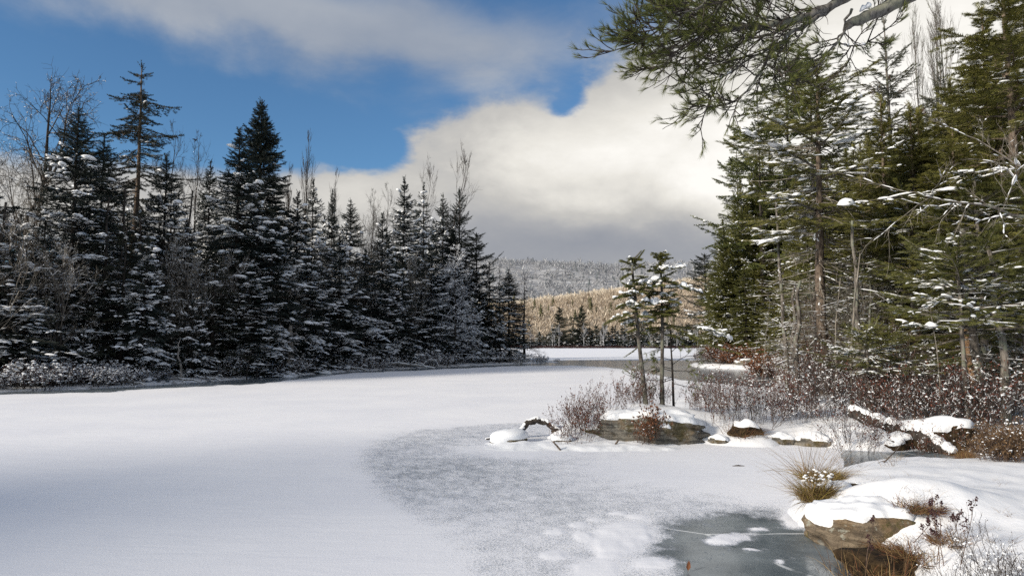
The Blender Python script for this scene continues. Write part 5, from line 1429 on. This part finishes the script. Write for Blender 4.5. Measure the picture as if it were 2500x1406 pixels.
# pine needles in bundles
TUFT = []
for i in range(3):
    r = np.random.default_rng(300 + i); V = []; F = []
    for j in range(15):
        a = r.random() * 6.283; sp = .12 + .55 * r.random(); L = .75 + .35 * r.random(); k = len(V); t0 = r.random() * .35
        d = np.array([math.cos(.9 * sp), math.sin(.9 * sp) * math.cos(a), math.sin(.9 * sp) * math.sin(a)]); n_ = np.array([0, -math.sin(a), math.cos(a)]) * .015
        V += [np.array([t0 * .5, 0, 0]) - n_, np.array([t0 * .5, 0, 0]) + n_, np.array([t0 * .5, 0, 0]) + d * L * .6 + n_ * .8, np.array([t0 * .5, 0, 0]) + d * L]; F += [[k, k + 1, k + 2], [k, k + 2, k + 3]]
    TUFT.append((np.array(V), np.array(F)))
def tufts(mb, P, D, ln, rng, mat=0):
    D = nrm(D); S = nrm(np.cross(D, rng.normal(0, 1, D.shape))); U = np.cross(S, D); L = (ln * (.7 + .6 * rng.random(len(P))))[:, None]
    k = rng.integers(0, 3, len(P))
    for i, (T, F) in enumerate(TUFT):
        q = k == i; mb.stamp(T, F, P[q], D[q] * L[q], S[q] * L[q], U[q] * L[q], mat)
def pine_sapling(name, label, Yd, px, trunk, boughs, seed):
    rng = np.random.default_rng(seed); root = gpos(px, Yd); tb = MB(); acc = Acc(); nd = MB()
    tp = np.array([atd(a, b, Yd) for a, b in trunk]) - root; tp[0, 2] = -.1
    tb.tube(tp, np.linspace(.03, .012, len(tp)), 7, 0, .05, rng)
    for pts, dd in boughs:
        p = np.array([atd(a[0], a[1], Yd + dd * i / 2) for i, a in enumerate(pts)]) - root
        n = len(p); t3 = np.linspace(0, n - 1, 6); q = np.stack([np.interp(t3, range(n), p[:, i]) for i in range(3)], 1); add_poly(acc, q[None], .009, .004)
        P, D, i2, t2 = children(q[None], rng, 9, .35, .7); L = np.linalg.norm(q[-1] - q[0]) * .35 * (.4 + rng.random(len(t2))); p2 = sprout(P, D, L, rng, 3, .12, .04); add_poly(acc, p2, .004, .003)
        for pl in (p2, ):
            e = pl[:, -1]; d = nrm(pl[:, -1] - pl[:, -2]); tufts(nd, np.repeat(e, 3, 0) - np.repeat(d, 3, 0) * rng.random((len(e) * 3, 1)) * .08, np.repeat(d, 3, 0) + rng.normal(0, .35, (len(e) * 3, 3)), .11, rng)
    br = MB(); acc.put_wood(br, 4, 0)
    return place('pine_tree', {'trunk': tb.mesh(name + '_trunk', [M['bark_dark']]), 'branchwork': br.mesh(name + '_br', [M['bark_dark']]), 'needles': nd.mesh(name + '_needles', [M['needle_pine']], False)}, label, 'tree', root)
pine_sapling('islet_pine', 'thin dark young pine with loose needle tufts beside the two stunted spruces', 15.8, 1645, [(1645, 1000), (1643, 940), (1641, 890), (1638, 845), (1636, 800)],
             [([(1640, 900), (1620, 895), (1600, 905)], -.3), ([(1640, 905), (1600, 895), (1560, 912)], .2), ([(1642, 920), (1610, 930), (1570, 925), (1540, 918)], -.2), ([(1642, 925), (1600, 940), (1575, 952)], .3), ([(1641, 890), (1670, 870), (1702, 868)], .2), ([(1641, 905), (1680, 905), (1712, 915)], -.3), ([(1642, 935), (1680, 945), (1700, 942)], .1),
              ([(1638, 860), (1655, 845), (1672, 850)], -.2), ([(1638, 850), (1615, 848), (1585, 860)], .2), ([(1637, 830), (1652, 815), (1668, 808)], .1), ([(1640, 880), (1612, 870), (1590, 878)], .1)], 183)

# bushes around the islet
IS = 'reddish bushes on the islet'
def bushes(n, kinds, nm, label, group, fx, fy, smin, smax, seed, zs=1.0, cat='bush'):
    r = np.random.default_rng(seed)
    for i in range(n):
        px = fx(r); Yd = fy(px, r); s = r.uniform(smin, smax)
        place(nm, kinds[i % len(kinds)], label, cat, gpos(px, Yd) - Zv * .03, r.random() * 6.28, (s, s, s * zs), group)
bushes(9, SB, 'leatherleaf_bush', 'red-budded upright bush on the lake side of the long boulder', 'red-budded bushes on the islet tip', lambda r: r.uniform(1365, 1490), lambda p, r: np.interp(p, [1365, 1490], [13.3, 14.4]) + r.uniform(0, .5), .6, .85, 1, 1.05)
bushes(7, SB, 'leatherleaf_bush', 'red-budded bush behind the long boulder at the feet of the stunted spruces', 'red-budded bushes by the stunted spruces', lambda r: r.uniform(1500, 1700), lambda p, r: r.uniform(15.0, 15.9), .55, .8, 2)
RSTEM = [shrub('red_stems', 165 + i, .55, .35, 16, 3, 2, .35, 1.0, .045, .1, .012, .05, .02, .005, 'twig_brown', 'leaf_rust', up=.15, base=.5) for i in range(2)]
for i, px in enumerate((1560, 1580, 1596)):
    place('red_bush', RSTEM[i % 2], 'rusty red stems growing in the cleft of the long boulder', 'bush', np.append(at(px, 1088)[:2] + np.array([0, -.10]), .02 + .10 * (i % 3)), i, (.9, .9, .8 + .1 * (i % 3)), 'red stems in the boulder cleft')
bushes(17, SB + SBs, 'leatherleaf_bush', 'tangled reddish-brown bush in the thicket after the long boulder', 'reddish thicket after the long boulder', lambda r: r.uniform(1730, 1990), lambda p, r: np.interp(p, [1730, 1990], [14.2, 15]) + abs(r.normal(0, 1.6)), .6, 1.0, 3)
bushes(18, SBs, 'snowy_bush', 'snow-flecked reddish bush on the bank before the sunlit forest', 'snow-flecked bushes on the sunlit bank', lambda r: r.uniform(1960, 2420), lambda p, r: np.interp(p, [1960, 2200, 2420], [14.4, 14.2, 13.8]) + abs(r.normal(0, 1.8)), .8, 1.2, 4)
SW = [shrub('tall_twigs', 167 + i, 1.9, 1.1, 12, 5, 4, .35, .12, .04, .16, .011, .12, .032, .009, 'twig_dark', 'leaf_red', up=.05, base=.5) for i in range(3)]
bushes(26, SW, 'twig_bush', 'tall dark twiggy bush with dabs of snow at the edge of the sunlit forest', 'tall twiggy bushes on the sunlit bank', lambda r: r.uniform(1990, 2560), lambda p, r: r.uniform(13.8, 18), .5, .85, 5)
bushes(12, SB + SBs, 'leatherleaf_bush', 'reddish bush growing on and around the undercut earth bank', 'reddish bushes on the earth bank', lambda r: r.uniform(2070, 2400), lambda p, r: r.uniform(12.7, 13.4), .5, .8, 6)
# brown sedge hummock
hm = tussock('hummock', 191, .42, .62, 900, ('grass_brown', 'grass_brown', 'grass_tan', 'leaf_rust'), .9, 1.1, .004)
rk = rock_mesh('hummock_core', 192, (.34, .28, .30), 3, .3, 0, .1, 'sod', -.25, .02, .72, .7)
place('sedge_hummock', {'core': rk['stone'], 'blades': hm, 'snow_cap': rk['snow_cap']}, 'brown sedge hummock with a little snow on top, between boulder and bank', 'grass hummock', np.append(at(1832, 1086)[:2] + np.array([0, .3]), .12), .3)

# ================================================================== the bank on this side and the stream inlet
def bankpos(px, py, z=None):
    """The point of the ground seen at a pixel."""
    z = .3
    for _ in range(12):
        q = at(px, py, z); z = .5 * z + .5 * max(g1(q[0], q[1]), 0)
    return at(px, py, z)
# undercut sod bank beyond the stream, fallen trunks
rk = rock_mesh('sod_bank', 201, (.62, .45, .38), 4, .42, .02, .25, 'sod', -.3, .06, .35, .9)
place('sod_bank', {'earth': rk['stone'], 'snow_cap': rk['snow_cap']}, 'dark undercut earth bank with a snow roof beside the stream inlet', 'earth bank', np.append(at(2325, 1102)[:2] + np.array([0, .35]), .12), .1)
rk = rock_mesh('sod_lump', 202, (.55, .35, .24), 4, .38, .02, .3, 'sod', -.3, .04, .45, .9)
place('sod_bank', {'earth': rk['stone'], 'snow_cap': rk['snow_cap']}, 'dark earth lump under bushes beside the first snowy trunk', 'earth bank', np.append(at(2120, 1090)[:2] + np.array([0, .3]), .08), -.2)
place('sod_bank', {'earth': rk['stone'], 'snow_cap': rk['snow_cap']}, 'dark earth lump between the two snowy fallen trunks', 'earth bank', np.append(at(2215, 1100)[:2] + np.array([0, .25]), .06), .5, (.8, .8, .9))
rk = rock_mesh('round_stone', 203, (.34, .22, .14), 4, .26, .04, .3, 'rock', -.3, .035, .4, .8)
place('boulder', rk, 'rounded grey stone with snow on top at the mouth of the stream inlet', 'boulder', np.append(at(1985, 1090)[:2] + np.array([.05, .12]), .06), -.25)
for i, (px, py, s, lab) in enumerate(((1915, 1088, .8, 'small snow-capped stone between the sedge hummock and the rounded stone'), (2048, 1088, .7, 'small dark snow-capped stone just inside the stream inlet'), (2095, 1086, 1.1, 'snow-capped stone under bushes at the first fallen trunk'), (1760, 1088, .6, 'small snow-capped stone at the end of the long boulder'))):
    place('stone', rk, lab, 'stone', np.append(at(px, py)[:2] + np.array([0, .2]), .07), i * 1.9, (s, s * .9, s))
def logthing(name, label, pts, Y, rad, seed, limbs=(), snow=1.0):
    w_ = [atd(p[0], p[1], Y + p[2]) for p in pts]; root = np.array([w_[0][0], w_[0][1], 0])
    wood_thing(name, label, 'log', [q - root for q in w_], rad, limbs, 'bark_dark', root, snow, .05, 10, seed=seed)
logthing('fallen_log', 'thick snow-covered fallen trunk sloping down to the stream, nearer one', [(2170, 1036, .7), (2225, 1056, .35), (2275, 1080, .0), (2330, 1110, -.4)], 12.9, [.13, .16, .15, .09], 211)
logthing('fallen_log', 'snow-covered fallen trunk sloping under the bushes, behind the nearer one', [(2080, 1006, .8), (2130, 1026, .4), (2180, 1050, 0)], 13.6, [.12, .14, .12], 212)

# the big brown boulder, the tussock and plants at the water's edge
rk = rock_mesh('brown_boulder', 221, (.58, .46, .36), 5, .24, .02, .30, 'rock_brown', -.34, .045, .48, .8)
place('boulder', rk, 'big brown boulder with a thick snow cap at the edge of the bare ice', 'boulder', np.append(at(2150, 1352)[:2] + np.array([.03, .38]), .05), -.12)
rk = rock_mesh('sod_edge', 226, (.40, .26, .13), 4, .5, .03, .3, 'sod', -.3, 0)
place('sod_bank', {'earth': rk['stone']}, 'dark wet earth edge with dead grass under the big brown boulder', 'earth bank', np.append(at(2190, 1395)[:2] + np.array([0, .1]), .0), .2)
rk = rock_mesh('wedge_stone', 222, (.16, .12, .10), 3, .25, .03, .4, 'rock', -.3, .05, -.1)
place('stone', rk, 'small stone under a white wedge of snow in front of the brown boulder', 'stone', np.append(at(2020, 1322)[:2], .03), .6)
rk = rock_mesh('grey_stone', 223, (.26, .22, .18), 4, .24, .04, .3, 'rock_brown', -.3, .03, .4, .8)
place('boulder', rk, 'pale stone between the grass tussock and the brown boulder', 'boulder', np.append(at(2068, 1262)[:2] + np.array([0, .15]), .14), .4)
def tuss(label, px, py, parts, s=1.0, dz=0.0, name='grass_tussock'):
    b_ = at(px, py); b_ = np.array([b_[0], b_[1], max(g1(b_[0], b_[1]), 0) + dz]); return place(name, parts, label, 'grass', b_, R_.random() * 6, (s, s, s))
rng = np.random.default_rng(9)
T1 = tussock('sedge_blades', 231, .36, .34, 1500, ('grass_tan', 'grass_olive', 'grass_olive', 'grass_brown'), 1.0, .9, .0032)
T1b = tussock('tall_blades', 232, .58, .30, 130, ('grass_tan', 'grass_brown'), .35, .55, .0022)
acc = Acc(); n = 60; a = rng.random(n) * 6.28; q = np.sqrt(rng.random(n)) * .17
clumps(acc, np.stack([np.cos(a) * q, np.sin(a) * q, .17 + .14 * rng.random(n)], 1), rng, .016, .8); sn = MB(); Acc._stamp(sn, acc.sn, FINGER, 0, rng)
tuss('big olive and tan grass tussock dabbed with snow at the corner of the ice', 2000, 1268, {'blades': T1, 'stalks': T1b, 'snow_dabs': sn.mesh('tussock_snow', [M['snow']])}, 1.0, .02)
T2 = tussock('small_blades', 233, .26, .26, 700, ('grass_olive', 'grass_brown', 'grass_tan'), 1.0, .9, .003)
tuss('rounded olive grass hump behind the big tussock', 1990, 1190, {'blades': T2, 'stalks': T1b}, 1.05, .03)
tuss('small brown grass hump on the snow next to the olive one', 2035, 1205, {'blades': T2}, .8, .03)
T3 = tussock('brown_blades', 234, .26, .5, 900, ('grass_brown', 'grass_tan', 'leaf_rust'), 1.1, 1.2, .003)
for i, (px, py, s, lab) in enumerate(((2245, 1335, .9, 'brown grass mat hanging beside the brown boulder'), (2250, 1392, 1.0, 'brown grass mat in the shade under the brown boulder'), (2330, 1385, .8, 'brown grass mat under the dried flower stems'), (2150, 1420, .9, 'dark grass mat at the lower edge of the bare ice'), (2195, 1372, .8, 'matted brown grass spilling over the wet earth edge'), (2160, 1392, .7, 'short brown grass at the tip of the wet earth edge'))):
    tuss(lab, px, py, {'blades': T3}, s, -.02)
T4 = tussock('loose_stalks', 235, .5, .5, 46, ('grass_tan', 'grass_brown', 'leaf_rust'), .5, .6, .0026)
for i, (px, py, s, lab) in enumerate(((2085, 1412, .9, 'loose tan stalks leaning over the bare ice below the boulder'), (2170, 1425, 1.0, 'loose tan stalks arching in front of the brown boulder'))):
    tuss(lab, px, py, {'stalks': T4}, s, 0)
for i, (px, py, s) in enumerate(((2350, 1112, .9), (2300, 1140, .7), (2370, 1145, .7))):
    tuss(('straw-coloured grass clump hanging by the dark undercut bank', 'thin straw clump at the end of the nearer fallen trunk', 'straw clump beside the stream end')[i], px, py, {'blades': T3, 'stalks': T4}, s)
DG = [shrub('brown_brush', 241 + i, .75, .8, 60, 5, 4, .7, .5, .045, .05, .01, .02, .02, .004, 'twig_brown', 'grass_brown', base=.4) for i in range(2)]
for i in range(14):
    px = R_.uniform(2400, 2620); b_ = bankpos(px, R_.uniform(1085, 1128)); s = R_.uniform(.45, .7)
    place('brown_bush', DG[i % 2], 'dense brown brush at the end of the stream inlet', 'bush', b_ - Zv * .03, R_.random() * 6, (s, s, s), 'brown brush by the stream inlet')
# dark stick in the snow, a forked twig, a fallen branch on the ice
b_ = bankpos(2085, 1192); k = b_[1] / FPX
wood_thing('stick', 'dark bark-covered branch lying half buried in snow behind the tussock', 'stick', Lp([(-55, -2, -.1), (-20, 4, 0), (20, 6, .05), (52, 8, .1)], k), np.array([7, 8, 5, 2]) * k, [(Lp([(10, 5), (34, 2), (44, -2)], k), 2 * k)], 'bark_dark', b_, .35, 3 * k, seed=61)
b_ = bankpos(2165, 1128); k = b_[1] / FPX
wood_thing('twig', 'forked dark twig standing in the snow before the stream', 'twig', Lp([(-10, -4), (4, 10), (22, 26), (44, 50)], k), np.array([1.6, 1.5, 1.2, .6]) * k, [(Lp([(-2, 4), (-22, -2)], k), 1.2 * k), (Lp([(20, 24), (26, 40)], k), .8 * k)], 'twig_dark', b_, 0, seed=62)
b_ = at(1803, 1138); k = b_[1] / FPX
wood_thing('stick', 'small dark stick lying flat on the snowy ice', 'stick', Lp([(-14, 1), (0, 2), (14, 1)], k), np.array([1.0, 1.8, .8]) * k, [], 'twig_dark', b_, 0, seed=63)
b_ = at(1680, 1396); k = b_[1] / FPX
mb = MB(); LT = (np.array([(0, 0, 0), (.3, .3, .12), (.7, .22, .1), (1, 0, .25), (.7, -.2, .12), (.3, -.28, .1), (.5, 0, -.04)]), np.array([[0, 1, 6], [1, 2, 6], [2, 3, 6], [3, 4, 6], [4, 5, 6], [5, 0, 6]]))
mb.stamp(*LT, np.array([[0, 0, .012]]), np.array([[.02, .05, .07]]), np.array([[.07, 0, .0]]), np.array([[0, -.03, .03]])); mb.segs(np.array([[0, 0, .0]]), np.array([[-.01, -.02, .03]]), .0015, .001)
o = link('dead_leaf', mb.mesh('dead_leaf', [M['leaf_rust']], False)); o.location = b_; tag(o, 'curled brown leaf standing on the bare ice', 'leaf')
# little snow humps on the bare ice are part of the ice; spirea with dried heads
def spirea(name, seed, h, n, heads=1.0):
    rng = np.random.default_rng(seed); acc = Acc(); P = np.zeros((n, 3)); P[:, :2] = rng.normal(0, .05, (n, 2)); P[:, 2] = -.05
    D = np.stack([rng.normal(0, .22, n), rng.normal(0, .22, n), np.ones(n)], 1)
    p1 = sprout(P, D, h * (.6 + .5 * rng.random(n)), rng, 7, .08, .03); add_poly(acc, p1, .0035, .002)
    P2, D2, i2, t2 = children(p1, rng, 4, .5, .55); p2 = sprout(P2, D2, h * .2 * (.4 + .8 * rng.random(len(t2))), rng, 4, .12, .10); add_poly(acc, p2, .002, .0012)
    e = p2[:, -1]; sb = MB(); c = []
    for q, d in zip(e, nrm(p2[:, -1] - p2[:, -2])):
        if rng.random() < heads:
            k = int(rng.integers(14, 30)); t = rng.random(k)
            c.append(q - d * (t * .055)[:, None] + rng.normal(0, .010, (k, 3)) * (.5 + t)[:, None])
    if c:
        c = np.vstack(c); A = nrm(rng.normal(0, 1, c.shape)); B = nrm(np.cross(A, rng.normal(0, 1, c.shape))); C = np.cross(A, B); s = (.0065 * (.6 + .8 * rng.random(len(c))))[:, None]
        T = np.array([(1, 0, 0), (-1, 0, 0), (0, 1, 0), (0, -1, 0), (0, 0, 1), (0, 0, -1)]); F = np.array([[0, 2, 4], [2, 1, 4], [1, 3, 4], [3, 0, 4], [2, 0, 5], [1, 2, 5], [3, 1, 5], [0, 3, 5]])
        sb.stamp(T, F, c, A * s, B * s, C * s)
    br = MB(); acc.put_wood(br, 4, 0)
    return {'stems': br.mesh(name + '_stems', [M['twig_brown']]), 'seed_heads': sb.mesh(name + '_heads', [M['seed_dark']], False)}
for i, (px, py, top, n, lab) in enumerate(((2215, 1335, 1195, 1, 'single tall dried flower stem rising over the snow cap of the brown boulder'), (2300, 1385, 1225, 3, 'dried flower stems with the biggest dark heads'), (2350, 1395, 1215, 2, 'dried flower stems to the side with small dark heads'.replace('to the side ', 'on thin stalks ')), (2120, 1400, 1245, 1, 'dark dried flower in front of the brown boulder'))):
    b_ = at(px, py, .12); h = (py - top) * b_[1] / FPX
    place('dried_flower', spirea('spirea%d' % i, 251 + i, h * 1.05, n), lab, 'dried flower', np.array([b_[0], b_[1], .1]), i * 1.3)
# nearest twigs at the frame corner
SN = [shrub('near_twigs', 261 + i, .5, .5, 12, 4, 3, .5, .22, .012, .14, .005, .10, .011, .003, 'twig_dark', 'seed_dark', base=.6) for i in range(3)]
for i in range(24):
    px = R_.uniform(2180, 2640); py = R_.uniform(1400, 1520); b_ = at(px, py, .22); z = max(g1(b_[0], b_[1]), -.02); s = R_.uniform(.6, 1.05) * (.75 if px < 2330 else 1)
    place('twig_bush', SN[i % 3], 'dark leafless twigs with a few snow dabs in the near corner of the bank', 'bush', np.array([b_[0], b_[1], z - .02]), R_.random() * 6, (s, s, s), 'twigs in the near corner of the bank')
TS = [tussock('tuft%d' % i, 265 + i, .16, .12, 12, ('grass_brown', 'grass_tan'), .6, .8, .0016) for i in range(3)]
for i in range(44):
    px = R_.uniform(2050, 2500); py = R_.uniform(1150, 1330)
    if px < 2280 and py > 1240: py -= 80
    b_ = bankpos(px, py); s = R_.uniform(.4, 1.1)
    place('grass_tuft', {'blades': TS[i % 3]}, 'few thin dry grass blades poking through the snow of the near bank', 'grass tuft', b_, R_.random() * 6, (s, s, s), 'grass tufts poking through the near snow')
for i in range(16):
    px = R_.uniform(2010, 2240); b_ = bankpos(px, R_.uniform(1118, 1140)); s = R_.uniform(.7, 1.5)
    place('grass_tuft', {'blades': TS[i % 3]}, 'thin dry blades on the crest of the bank before the stream', 'grass tuft', b_, R_.random() * 6, (s, s, s * 1.2), 'grass tufts on the stream bank crest')

# ================================================================== the pine that overhangs the view
def overhang():
    rng = np.random.default_rng(303); root = np.array([7.6, 6.8, 0.0]); root[2] = g1(7.6, 6.8) - .1
    tb = MB(); acc = Acc(); nd = MB()
    tz = np.linspace(0, 9, 10); trunk = np.stack([-.04 * tz, .03 * tz, tz], 1)
    tb.tube(trunk, np.linspace(.30, .17, 10), 12, 0, .05, rng)
    lb = MB()
    def limb(pts, r0, r1, sides=9):
        p = plimb([(a + max(0, (2050 - a)) * .13, b - 18 - max(0, 2000 - a) * .03, c) for a, b, c in pts]) - root; n = len(p); t2 = np.linspace(0, n - 1, (n - 1) * 4 + 1)
        q = np.stack([np.interp(t2, range(n), p[:, i]) for i in range(3)], 1)
        for _ in range(2): q[1:-1] = (q[:-2] + 2 * q[1:-1] + q[2:]) / 4
        q[1:-1] += rng.normal(0, .010, (len(q) - 2, 3))
        lb.tube(q, np.linspace(r0, r1, len(q)), sides, 0, .07, rng); return q
    join = trunk[6] + root
    jp = proj(join[None]); jx, jy = float(jp[0][0]), float(jp[1][0])
    A_ = limb([(jx, jy, join[1]), (2480, -200, 6.6), (2330, -70, 6.5), (2245, -5, 6.4), (2165, 40, 6.3), (2095, 66, 6.2), (2070, 82, 6.1)], .115, .036, 12)
    lc = [limb([(2330, -75, 6.5), (2180, -60, 6.3), (2060, 18, 6.1), (1960, 58, 5.95), (1880, 80, 5.85), (1800, 92, 5.7), (1720, 100, 5.6), (1640, 112, 5.5), (1560, 122, 5.45), (1500, 128, 5.4)], .052, .007),
          limb([(2060, 18, 6.1), (1990, 62, 6.0), (1920, 98, 5.8), (1868, 140, 5.7), (1825, 200, 5.6), (1790, 250, 5.55), (1755, 275, 5.5)], .024, .005),
          limb([(1960, 58, 5.95), (1870, 100, 6.1), (1780, 128, 6.2), (1690, 150, 6.2), (1600, 175, 6.2), (1540, 195, 6.2)], .018, .005),
          limb([(2180, -60, 6.3), (2000, -70, 6.4), (1850, -20, 6.5), (1740, 30, 6.5), (1650, 40, 6.5), (1590, 30, 6.5)], .026, .006),
          limb([(1745, -60, 5.3), (1738, 0, 5.3), (1710, 50, 5.35), (1670, 92, 5.4), (1640, 130, 5.4)], .012, .004, 6),
          limb([(2020, -20, 5.9), (1920, -10, 5.6), (1820, 10, 5.4), (1700, 20, 5.3), (1620, 60, 5.2), (1560, 90, 5.2)], .018, .005),
          limb([(2080, 78, 6.1), (2030, 130, 6.0), (1990, 180, 5.9), (1930, 215, 5.8)], .012, .004, 6),
          limb([(2080, 40, 6.2), (2060, 90, 6.3), (2040, 120, 6.35), (2080, 135, 6.4), (2120, 120, 6.4)], .014, .005, 6),
          limb([(1868, 140, 5.7), (1790, 170, 5.7), (1720, 215, 5.7), (1690, 262, 5.7)], .010, .004, 6)]
    dense = [46, 18, 18, 27, 8, 22, 7, 9, 11]
    P_, D_ = [], []
    left = nrm(np.array([-1, -.1, -.05]))
    for q, k in zip(lc, dense):
        t = rng.uniform(.22, 1.0, k); t[:2] = 1
        P, T = curve_pts(q, t)
        D = nrm(T + rng.normal(0, .62, T.shape) * np.array([.8, 1.0, .75]) + left * .15 + Zv * .02)
        L = .46 * (.5 + .8 * rng.random(k)) * (1.15 - .55 * t)
        p1 = sprout(P, D, L, rng, 6, .12, .045); add_poly(acc, p1, .0075, .0035)
        Pc, Dc, i2, t2 = children(p1, rng, 5, .35, .62); L2 = L[i2] * .42 * (.5 + .8 * rng.random(len(t2)))
        p2 = sprout(Pc, Dc, L2, rng, 4, .12, .06); add_poly(acc, p2, .0045, .003)
        Pd, Dd, i3, t3 = children(p2, rng, 2, .4, .5); p3 = sprout(Pd, Dd, L2[i3] * .35 + .04, rng, 2, .12, .07); add_poly(acc, p3, .0032, .0025)
        e = p3[:, -1]; d = nrm(p3[:, -1] - p3[:, -2])
        keep = rng.random(len(e)) < .93; e, d = e[keep], d[keep]
        for m_, bk in ((1, 0), (1, .025), (1, .05)):
            P_.append(e - d * (bk + .02 * rng.random((len(e), 1)))); D_.append(d + rng.normal(0, .22, d.shape))
        twig_snow(acc, q[None], rng, .22, .016)
        # bare snapped twigs without needles
        Pb, Tb = curve_pts(q, rng.uniform(.1, .8, k // 2)); pb = sprout(Pb, nrm(Tb + rng.normal(0, .9, Tb.shape)), .3 * (.4 + rng.random(len(Pb))), rng, 4, .2, -.05); add_poly(acc, pb, .004, .0015)
    tufts(nd, np.vstack(P_), np.vstack(D_) + Zv * .15, .074, rng)
    # snow along the thick limb
    for s in (8, 9, 10, 13, 14, 15, 18, 19):
        if s + 1 < len(A_):
            seg = A_[s:s + 2]; f = np.linspace(-.1, 1.1, 5)[:, None]; qq = seg[0] * (1 - f) + seg[1] * f
            acc.sn.append((qq[:1] + Zv * .085, (qq[-1:] - qq[:1]), np.array([[0, .045, 0]]), np.array([[0, 0, .05]])))
    br = MB(); acc.put_wood(br, 5, 0); sn = MB(); Acc._stamp(sn, acc.sn, FINGER, 0, rng)
    t = place('pine_tree', {'trunk': tb.mesh('pine_trunk', [M['bark_grey']]), 'limbs': lb.mesh('pine_limbs', [M['bark_lichen']]), 'twigs': br.mesh('pine_twigs', [M['bark_dark']]), 'needles': nd.mesh('pine_needles', [M['needle_pine']], False), 'snow': sn.mesh('pine_snow', [M['snow']])},
              'pine whose lichened limb and needle tufts hang over the lake from above', 'tree', root)
overhang()
